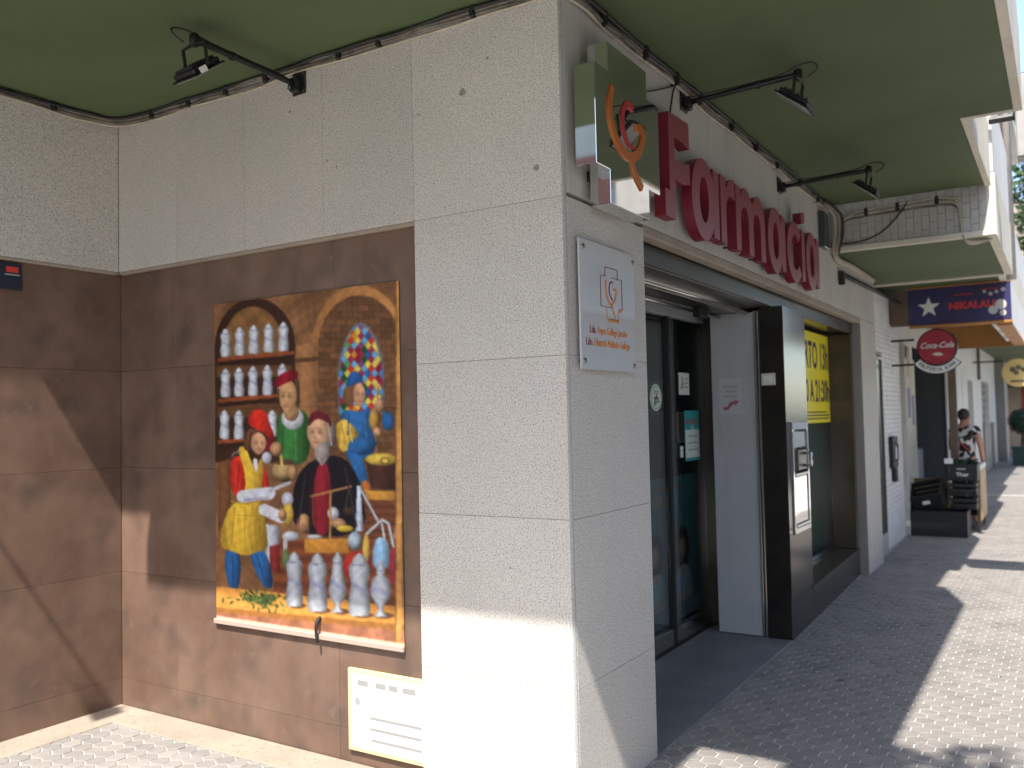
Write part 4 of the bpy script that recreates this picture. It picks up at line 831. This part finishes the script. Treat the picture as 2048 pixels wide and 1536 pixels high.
# lower balcony of the neighbour
b2 = build('balcony', MB().box(4.905, 7.30, -1.20, .5, 3.0, 3.2), 'green_paint', nbh)
build('soffit_rim', MB().box(4.845, 4.904, -1.27, -.0, 2.985, 3.03, .004).box(4.905, 7.36, -1.275, -1.203, 2.985, 3.5, .004).box(7.302, 7.36, -1.2, .09, 2.98, 3.03, .004), 'cream_paint', b2)
build('balcony_face', MB().box(4.893, 4.903, -1.2, .0, 3.035, 3.62), 'grout', b2)
y = -.004
rows_z = [3.034, 3.15, 3.27, 3.385]
col_ = 0
while y > -1.19:
    wd = .0605; offz = .06*(col_ % 2)
    z = 3.034
    while z < 3.47:
        hh = .12 if z > 3.04 else .06+offz
        if z+hh > 3.48: hh = 3.485-z
        pr = abs(float(rng.normal(0, .004)))
        build('facing_tile', MB().box(4.882-pr, 4.892, y-wd+.0015, y-.0015, z+.0015, z+hh-.0015, .0012), 'grey_tile', b2); z += hh
    y -= wd; col_ += 1
build('parapet', MB().box(4.905, 7.36, -1.265, -1.17, 3.505, 4.25, .006), 'white_paint', b2)
# further balconies along the street
b3 = build('balcony', MB().box(7.38, 16, -1.10, 1.5, 3.08, 3.3), 'green_paint', nbh)
build('soffit_rim', MB().box(7.38, 16, -1.17, -1.103, 3.06, 3.6, .004), 'cream_paint', b3)
build('parapet', MB().box(7.38, 16, -1.16, -1.06, 3.605, 4.2), 'white_paint', b3)
build('brick_band', MB().box(7.4, 9.2, -1.20, -1.02, 4.21, 5.6, .01), 'terracotta', b3)
build('drain_pipe', MB().tube([(7.9, -1.24, 3.0), (7.9, -1.24, 9)], .05, 8, 0), 'grey_tile', b3, True)
build('balcony', MB().box(6.9, 16, -1.15, 1.5, 6.2, 6.4, .01), 'white_paint', nbh)

# ------------------------------------------------------------------ fruit shop
fs_ = thing('fruit_shop', 'fruit shop with dark doorway below an orange canopy box', 'building', (12, .1, 0))
build('wall', MB().box(9.13, 10.28, YB+.005, .14, 0, 3.05).box(14.5, 17.2, YB+.005, .14, 0, 3.05).box(10.28, 14.5, YB+.005, .14, 2.5, 3.05).box(9.13, 17.2, 1.5, 3, 3.3, 9), 'white_paint', fs_)
build('room', MB().box(9.5, 15, 2.4, 2.5, 0, 3).box(9.4, 9.5, .15, 2.5, 0, 3).box(14.55, 14.65, .142, 2.5, 0, 3).box(9.4, 15, .15, 2.5, 3.0, 3.05), 'dark_room', fs_)
build('door_frame', MB().box(9.16, 9.24, YB-.05, YB+.004, 0, 2.5, .004), 'grey_tile', fs_)
build('cream_panel', MB().box(9.26, 10.27, YB-.02, YB+.004, 0, 2.3, .004), 'cream_paint', fs_)
for x, z, m in ((9.55, 1.5, 'lavender'), (9.9, 1.4, 'lavender'), (9.6, 2.05, 'wood_orange')): build('poster', MB().box(x, x+.22, YB-.024, YB-.021, z, z+.4), m, fs_)
build('brown_post', MB().box(9.98, 10.06, -.46, -.36, 0, 2.62, .006), 'wood_dark', fs_)
build('freezer', MB().box(11, 13.8, .45, 1.2, 0, .95, .03), 'blue_box', fs_)
build('blue_screen', MB().box(10.5, 13.5, 1.5, 1.6, 1.1, 1.75), 'blue_box', fs_)
cn = thing('canopy_sign', 'purple canopy sign with white star and red lettering over fruit shop', 'sign', (8.5, -.65, 2.6))
build('sign_panel', MB().box(8.46, 8.54, -1.205, -.125, 2.615, 3.055, .003), 'sign_blue', cn)
build('trim', MB().box(8.452, 8.55, -1.21, -.12, 2.585, 2.614, .003).box(8.452, 8.55, -1.21, -.12, 3.056, 3.075, .003), 'wood_orange', cn)
build('side_panel', MB().box(8.552, 12.4, -1.205, -1.165, 2.585, 3.07), 'white_paint', cn)
build('end_panel', MB().box(12.4, 12.46, -1.205, .08, 2.55, 3.07), 'wood_orange', cn)
build('bottom_trim', MB().box(8.552, 12.4, -1.21, -1.05, 2.56, 2.584), 'wood_orange', cn)
for k_ in range(3): build('light_tube', MB().tube([(8.9+k_*1.1, -1.0, 2.62), (9.7+k_*1.1, -1.0, 2.62)], .03, 8, 0), 'paper', cn, True)
build('star', MB().slab_yz([(-.345-(.115 if k_ % 2 == 0 else .046)*math.sin(R(36*k_))*1.08, 2.825+(.115 if k_ % 2 == 0 else .046)*math.cos(R(36*k_))*1.1) for k_ in range(10)], 8.452, 8.4595), 'paper', cn)
text('lettering', 'NIKALAU', .115, M_side(8.4565, -.80, 2.815), 'red_ink', cn, .001, xs=1.0, bold=.004)
build('printed_line', MB().box(8.4555, 8.4595, -.82, -.62, 2.94, 2.955), 'crimson_paint', cn); build('printed_line', MB().box(8.4555, 8.4595, -1.08, -.90, 2.985, 2.998), 'crimson_paint', cn)
for (y_, z_, r_) in ((-1.02, 2.74, .05), (-1.10, 2.80, .06), (-1.12, 2.70, .035), (-1.0, 2.93, .022), (-.94, 2.96, .018), (-1.06, 2.95, .02), (-1.13, 2.97, .024)):
    build('printed_fruit', MB().slab_yz([(y_+r_*math.cos(t), z_+r_*math.sin(t)) for t in np.linspace(0, 6.283, 14, endpoint=False)], 8.455, 8.4595), 'grey_tile', cn)
build('hanger', MB().box(8.44, 8.54, -.115, .09, 2.62, 3.05, .01), 'wood_dark', cn)
# round red sign with a banner below
rs = thing('round_cola_sign', 'round red drinks sign with curved white banner hanging under the canopy', 'sign', (8.5, -.41, 2.0))
def disc(y_, z_, r_, x0, x1, n=36): return MB().slab_yz([(y_+r_*math.cos(t), z_+r_*math.sin(t)) for t in np.linspace(0, 2*math.pi, n, endpoint=False)], x0, x1)
ZC = 2.345
build('rim', disc(-.412, ZC, .222, 8.47, 8.56), 'black_metal', rs); build('face', disc(-.412, ZC, .206, 8.462, 8.4695), 'cola_red', rs)
text('lettering', 'Coca-Cola', .098, M_side(8.459, -.412, ZC+.02), 'paper', rs, .001, shear=.38, bold=.001, xs=.86)
build('emblem', MB().slab_yz([(-.36, ZC-.085), (-.40, ZC-.065), (-.46, ZC-.07), (-.48, ZC-.10), (-.42, ZC-.105)], 8.457, 8.4615), 'cream_paint', rs)
def bar_(r, an): return (-.412-r*math.sin(R(an)), ZC-r*math.cos(R(an)))
ang = np.linspace(-54, 54, 16)
build('banner_rim', MB().slab_yz([bar_(.322, a) for a in ang]+[bar_(.220, a) for a in ang[::-1]], 8.4575, 8.47), 'black_metal', rs)
build('banner', MB().slab_yz([bar_(.312, a) for a in ang*.97]+[bar_(.230, a) for a in (ang*.97)[::-1]], 8.453, 8.457), 'paper', rs)
for k_, ch in enumerate('FRUTERIA KIWI'):
    a = -44+88*k_/12; p_ = bar_(.27, a); M = M_side(8.4515, p_[0], p_[1]) @ Matrix.Rotation(R(a), 4, 'Z')
    if ch != ' ': text('lettering', ch, .06, M, 'black_ink', rs, .0006, bold=.001)
build('bracket', MB().tube([(8.52, -.16, 2.45), (8.52, .1, 2.45)], .015, 6, 0).tube([(8.52, -.16, 2.15), (8.52, .1, 2.15)], .015, 6, 0), 'black_metal', rs)
# crates in front of the fruit shop
def crate(name, label, c, L, W_, Hh, rot=None, closed=False, tag=False):
    t = thing(name, label, 'crate', c, 'black crates at the fruit stall'); ROOT[t.name] = Vector()
    P = lambda n, mb, m: build(n, mb, m, t, local=True)
    th = .018
    P('base', MB().box(-L/2, L/2, -W_/2, W_/2, 0, .02, .003), 'crate_black')
    for s_ in (-1, 1):
        z = .021
        if closed: P('side', MB().box(s_*(L/2-th), s_*L/2, -W_/2, W_/2, .021, Hh), 'crate_black'); P('side', MB().box(-L/2+th+.001, L/2-th-.001, s_*(W_/2-th), s_*W_/2, .021, Hh), 'crate_black')
        else:
            while z < Hh-.02:
                P('slat', MB().box(s_*(L/2-th), s_*L/2, -W_/2, W_/2, z, z+.045, .003), 'crate_black'); P('slat', MB().box(-L/2+th+.001, L/2-th-.001, s_*(W_/2-th), s_*W_/2, z, z+.045, .003), 'crate_black'); z += .066
            for s2 in (-1, 1): P('corner_post', MB().box(s_*(L/2-.045), s_*(L/2-th-.001), s2*(W_/2-.045), s2*(W_/2-th-.001), .021, Hh), 'crate_black')
    P('top_rim', MB().box(-L/2-.008, -L/2+th, -W_/2-.008, W_/2+.008, Hh-.001, Hh+.018, .003).box(L/2-th, L/2+.008, -W_/2-.008, W_/2+.008, Hh-.001, Hh+.018, .003).box(-L/2+th, L/2-th, -W_/2-.008, -W_/2+th, Hh-.001, Hh+.018).box(-L/2+th, L/2-th, W_/2-th, W_/2+.008, Hh-.001, Hh+.018), 'crate_black')
    if tag: P('price_tag', MB().box(-L/2-.014, -L/2-.010, -.06, .03, Hh*.45, Hh*.7), 'paper')
    if rot: t.rotation_euler = rot
    return t
crate('crate', 'wide black crate on the pavement at the foot of the stall', (9.42, -.265, .002), .5, .67, .30, closed=True)
crate('crate', 'open black crate tilted on the low crate with white tag', (9.46, -.15, .40), .40, .42, .20, rot=(R(-14), R(-24), 0), tag=True)
crate('crate', 'black crate standing at the bottom of the stall pile', (9.66, -.54, .325), .36, .30, .17)
crate('crate', 'black crate in the middle of the stall pile', (9.66, -.54, .515), .36, .30, .17)
top_c = crate('crate', 'topmost black crate with white print at the stall pile', (9.64, -.54, .705), .38, .34, .18, closed=True)
text('lettering', 'Thor', .07, M_side(-.192, .0, .06), 'paper', top_c, .001, bold=.001); build('printed_line', MB().box(-.1925, -.1905, -.04, .06, .125, .14), 'grey_tile', top_c, local=True)
fr_ = thing('leafy_greens', 'dark leafy greens filling the topmost crate', 'produce', (9.64, -.54, .89))
mb = MB()
for i in range(160):
    p = Vector((9.64+rng.uniform(-.17, .17), -.54+rng.uniform(-.15, .15), .885+abs(rng.normal(0, .025)))); a = Vector(rng.normal(0, 1, 3)).normalized()*.045; b = Vector(rng.normal(0, 1, 3)).normalized()*.03
    mb.add([p-a, p+b, p+a, p-b], [(0, 1, 2, 3)])
build('leaves', mb, 'leaf_dark', fr_)
tg = thing('price_card', 'small white price card stuck on top of the crates', 'sign', (9.5, -.40, .9)); build('card', MB().box(9.44, 9.445, -.44, -.34, .905, .97), 'paper', tg); build('stick', MB().box(9.446, 9.451, -.395, -.388, .78, .93), 'wood_dark', tg)
wb = thing('wooden_board', 'upright pale wooden board at the side of the stall', 'board', (10.2, -.70, .15)); build('panel', MB().box(9.87, 10.75, -.715, -.695, .15, .80, .003), 'wood_board', wb); build('batten', MB().box(9.87, 9.91, -.694, -.66, 0, .82, .003), 'wood_dark', wb); build('batten', MB().box(10.71, 10.75, -.694, -.66, 0, .82, .003), 'wood_dark', wb); build('edge_trim', MB().box(9.865, 10.755, -.72, -.69, .801, .86, .003), 'paper', wb)
cbx = thing('cardboard_box', 'brown cardboard box behind the tilted crate', 'box', (10.0, -.1, 0)); build('body', MB().box(9.76, 10.2, -.33, .06, 0, .62, .004), 'cardboard', cbx); build('flap', MB().add([(9.76, -.33, .62), (9.76, .06, .62), (9.66, .06, .70), (9.66, -.33, .70)], [(0, 1, 2, 3)]), 'cardboard', cbx)

# ------------------------------------------------------------------ person at the stall
pe = thing('person', 'person in black and white patterned sleeveless top standing behind the stall crates', 'person', (10.55, -.49, 0)); ROOT[pe.name] = Vector()
def skin_obj(name, verts, edges, radii, m, parent, sub=2):
    me = bpy.data.meshes.new(name); me.from_pydata(verts, edges, []); o = bpy.data.objects.new(name, me); C.objects.link(o); o.parent = parent
    md = o.modifiers.new('skin', 'SKIN'); 
    if not me.skin_vertices: me.skin_vertices.new() if hasattr(me.skin_vertices, 'new') else None
    sv = me.skin_vertices[0].data
    for i, r_ in enumerate(radii): sv[i].radius = r_ if isinstance(r_, tuple) else (r_, r_)
    sv[0].use_root = True; md.use_smooth_shade = True
    s2 = o.modifiers.new('sub', 'SUBSURF'); s2.levels = sub; s2.render_levels = sub; me.materials.append(MATS[m]); return o
# local frame: facing +x (away), y left/right
V = [(0, 0, .86), (0, 0, 1.02), (0, 0, 1.18), (.0, 0, 1.31), (.01, 0, 1.40), (.03, 0, 1.47), (.035, 0, 1.53),
     (0, .16, 1.30), (.02, .20, 1.08), (.10, .18, .90), (.15, .16, .84), (0, -.16, 1.30), (.02, -.20, 1.08), (.12, -.17, .92), (.17, -.15, .87),
     (0, .085, .80), (.02, .09, .46), (-.01, .09, .09), (.10, .09, .03), (0, -.085, .80), (.02, -.09, .46), (-.01, -.09, .09), (.10, -.09, .03)]
Ed = [(0, 1), (1, 2), (2, 3), (3, 4), (4, 5), (5, 6), (3, 7), (7, 8), (8, 9), (9, 10), (3, 11), (11, 12), (12, 13), (13, 14), (0, 15), (15, 16), (16, 17), (17, 18), (0, 19), (19, 20), (20, 21), (21, 22)]
Rd = [(.14, .11), (.125, .10), (.14, .10), (.12, .085), .052, (.085, .075), (.08, .07), .052, .038, .03, .026, .052, .038, .03, .026, .085, .055, .04, .032, .085, .055, .04, .032]
skin_obj('body', V, Ed, Rd, 'skin', pe)
skin_obj('blouse', [(0, 0, .84), (0, 0, 1.0), (0, 0, 1.18), (0, 0, 1.31), (.005, 0, 1.37), (0, .15, 1.31), (0, .19, 1.24), (0, -.15, 1.31), (0, -.19, 1.24)], [(0, 1), (1, 2), (2, 3), (3, 4), (3, 5), (5, 6), (3, 7), (7, 8)], [(.19, .14), (.17, .13), (.175, .125), (.145, .105), .065, .07, .062, .07, .062], 'cloth_pattern', pe)
skin_obj('trousers', [(0, 0, .88), (0, .09, .78), (.02, .095, .46), (-.01, .095, .12), (0, -.09, .78), (.02, -.095, .46), (-.01, -.095, .12)], [(0, 1), (1, 2), (2, 3), (0, 4), (4, 5), (5, 6)], [(.165, .125), .105, .075, .06, .105, .075, .06], 'cloth_dark', pe)
skin_obj('hair', [(-.02, 0, 1.44), (-.02, 0, 1.51), (.0, 0, 1.55), (.05, 0, 1.58)], [(0, 1), (1, 2), (2, 3)], [(.07, .06), (.092, .085), (.09, .085), (.05, .05)], 'hair_dark', pe)
skin_obj('strap', [(-.135, .12, 1.30), (-.16, 0, 1.15), (-.16, -.13, 1.02)], [(0, 1), (1, 2)], [.014, .014, .014], 'crimson_paint', pe, 1)
pe.rotation_euler.z = R(-20)

# ------------------------------------------------------------------ far end of the street
fh = thing('far_white_house', 'long white rendered house farther down the street with tall windows', 'building', (23, .1, 0))
build('wall', MB().box(17.22, 18.4, YB, 2, 0, 3.3).box(19.7, 22.1, YB, 2, 0, 3.3).box(24.6, 28, YB, 2, 0, 3.3).box(18.4, 19.7, YB, 2, 2.25, 3.3).box(18.4, 19.7, YB, 2, 0, .9).box(22.1, 24.6, YB, 2, 2.3, 3.3).box(17.22, 60, 1.5, 3, 3.5, 10), 'white_paint', fh)
build('window', MB().box(18.4, 19.7, YB+.12, YB+.16, .9, 2.25), 'navy', fh); w2 = build('window', MB().box(22.1, 24.6, YB+.12, YB+.16, 0, 2.3), 'navy', fh)
for k_ in range(5): build('bar', MB().box(22.3+k_*.5, 22.34+k_*.5, YB+.08, YB+.11, 1.2, 2.3), 'grey_tile', w2)
for k_ in range(5): build('bar', MB().box(22.1, 24.6, YB+.075, YB+.079, 1.3+k_*.2, 1.33+k_*.2), 'grey_tile', w2)
build('shutter', MB().box(22.0, 23.6, YB-.06, YB-.01, 0, 1.2, .006), 'granite_dark', fh); build('shutter', MB().box(24.9, 25.6, YB-.06, YB-.01, 0, 1.2, .006), 'granite_dark', fh)
build('pillar', MB().box(27.4, 28.6, YB-.25, YB-.002, 0, 3.3, .01), 'granite_dark', fh)
b4 = build('balcony', MB().box(16.1, 40, -1.0, .09, 3.12, 3.35), 'green_paint', fh); build('soffit_rim', MB().box(16.1, 40, -1.07, -1.003, 3.10, 3.6), 'cream_paint', b4)
build('drain_pipe', MB().tube([(20.9, YB-.05, 2.3), (20.9, YB-.05, 3.1)], .035, 8, 0), 'wood_dark', fh)
f2 = thing('far_beige_house', 'beige house at the far end of the street with red shopfront', 'building', (40, .1, 0))
build('wall', MB().box(28.62, 33, YB-.1, 2, 0, 3.4).box(33, 62, -1.2, 2, 0, 9), 'cream_stone', f2); build('shopfront', MB().box(32.95, 32.99, -1.1, -.4, 0, 2.3), 'crimson_paint', f2); build('awning', MB().box(32.4, 32.94, -1.2, .0, 2.31, 2.6), 'leaf', f2)
yr = thing('round_yellow_sign', 'round yellow hanging sign far down the pavement', 'sign', (20, -.73, 2.1))
build('disc', disc(-.80, 2.40, .32, 19.97, 20.05), 'sign_yellow', yr)
for (dy, dz, r_) in ((.10, .05, .06), (-.02, .09, .055), (-.12, .04, .05), (.03, -.03, .05)): build('emblem', disc(-.80+dy, 2.43+dz, r_, 19.955, 19.968, 12), 'wood_dark', yr)
build('printed_line', MB().box(19.958, 19.968, -.95, -.65, 2.19, 2.23), 'wood_dark', yr)
build('bracket', MB().tube([(20.01, -.55, 2.68), (20.01, .1, 2.68)], .02, 6, 0), 'black_metal', yr)
pj = thing('projecting_sign', 'projecting sign box fixed to the balcony edge above the pavement', 'sign', (4.85, -1.25, 3.6))
build('box', MB().box(4.74, 4.94, -2.25, -1.44, 3.55, 4.2, .01), 'kerb_stone', pj); build('arm', MB().tube([(4.84, -1.44, 3.9), (4.84, -1.252, 3.9)], .03, 8, 0), 'black_metal', pj)
def leaf_cloud(mb, c, rad, n, size, rg, flat=1.):
    for i in range(n):
        d = Vector(rg.normal(0, 1, 3)).normalized()*(rg.uniform(.35, 1)**.6); p = Vector((c[0]+d.x*rad[0], c[1]+d.y*rad[1], c[2]+d.z*rad[2]))
        a = Vector(rg.normal(0, 1, 3)).normalized(); b = a.cross(Vector(rg.normal(0, 1, 3))).normalized(); s_ = size*rg.uniform(.6, 1.3)
        mb.add([p-a*s_, p+b*s_*.5, p+a*s_, p-b*s_*.5], [(0, 1, 2, 3)])
tp = thing('topiary_tree', 'round clipped topiary tree in a dark green square planter', 'tree', (25.5, -.62, 0))
mb = MB(); leaf_cloud(mb, (25.5, -.66, 1.22), (.42, .40, .38), 1600, .035, rng); mb.lathe([(0, -.3), (.2, -.26), (.3, -.1), (.32, .1), (.2, .26), (0, .3)], (25.5, -.66, 1.22), 12); build('crown', mb, 'leaf_dark', tp)
build('trunk', MB().tube([(25.5, -.68, .5), (25.49, -.66, .75), (25.5, -.62, .95)], .03, 7).tube([(25.5, -.60, .5), (25.52, -.63, .75), (25.5, -.66, .95)], .025, 7), 'bark', tp, True)
pb = build('planter', MB().box(25.22, 25.78, -.94, -.38, .0, .46, .01).box(25.19, 25.81, -.97, -.35, .461, .52, .008), 'planter_green', tp)
def street_tree(label, base, h, cz, rad, n, size, seed, dx=(0, 0), ncl=26):
    rg = np.random.default_rng(seed); t = thing('street_tree', label, 'tree', base, 'street trees along the kerb')
    b = Vector(base); top = Vector((b.x+dx[0], b.y+dx[1], cz)); mb = MB().tube([b+Vector((0, 0, -.1)), b+Vector((.03, .02, h*.3)), b.lerp(top, .6)+Vector((0, 0, 0)), top], .16, 9, 4, taper=.06)
    cr_ = MB()
    for i in range(ncl):
        d = Vector(rg.normal(0, 1, 3)).normalized()*rg.uniform(.35, 1); c = top+Vector((d.x*rad[0], d.y*rad[1], d.z*rad[2])); k_ = rg.uniform(.25, .45)
        if i < 12: mb.tube([b.lerp(top, rg.uniform(.5, .9)), b.lerp(top, .9).lerp(c, .5)+Vector(rg.normal(0, .1, 3)), c], .045, 6, 3, taper=.012)
        leaf_cloud(cr_, c, (rad[0]*k_, rad[1]*k_, rad[2]*k_), n//ncl, size, rg)
    build('trunk', mb, 'bark', t, True); build('crown', cr_, 'leaf', t); return t
street_tree('leafy street tree far down the pavement at the right edge', (22, -2.6, 0), 4, 7.4, (2.2, 1.9, 3.3), 11000, .10, 5, (0, .55), 40)
street_tree('leafy street tree at the kerb beside the corner', (-3.7, -3.75, 0), 3, 5.7, (1.5, 1.25, 1.2), 5200, .075, 6, (.6, .9))
street_tree('unseen tree added across the kerb to shade the entrance side', (1.2, -6.8, -.15), 3.5, 6.0, (2.2, 1.7, 2.0), 4500, .11, 10)  # this tree and the next are unseen, added to hold light off the facade
street_tree('unseen tree added across the kerb to shade the red letters side', (5.8, -6.9, -.15), 3.5, 6.4, (2.2, 1.7, 2.0), 4500, .11, 11)

# ------------------------------------------------------------------ other side of the street (seen in reflections)
ob = thing('opposite_block', 'pale apartment block across the road with rows of windows', 'building', (8, -17, 0))
build('wall', MB().box(-20, 45, -24, -17, -.15, 15), 'opposite_wall', ob)
for r_ in range(4):
    for k_ in range(13):
        x = -17+k_*4.6; z = .8+r_*3.4
        f_ = build('window', MB().box(x, x+2.2, -17.02, -16.96, z, z+1.6), 'paper', ob); build('pane', MB().box(x+.1, x+1.05, -16.955, -16.94, z+.1, z+1.5).box(x+1.15, x+2.1, -16.955, -16.94, z+.1, z+1.5), 'navy', f_)
    build('balcony', MB().box(-20, 45, -16.95, -16.1, 3.0+r_*3.4, 3.2+r_*3.4), 'white_paint', ob)
rb = thing('side_block', 'white rendered block with red brick storey across the side street', 'building', (-16, 5, 0)); build('wall', MB().box(-24, -17, -8, 26, -.15, 12), 'cream_paint', rb); build('brick_storey', MB().box(-16.98, -16.9, -8, 26, 6.6, 8.3), 'terracotta', rb)
for k_ in range(9): build('window', MB().box(-16.98, -16.88, -7+k_*3.5, -5+k_*3.5, 3.4, 5.2), 'navy', rb)
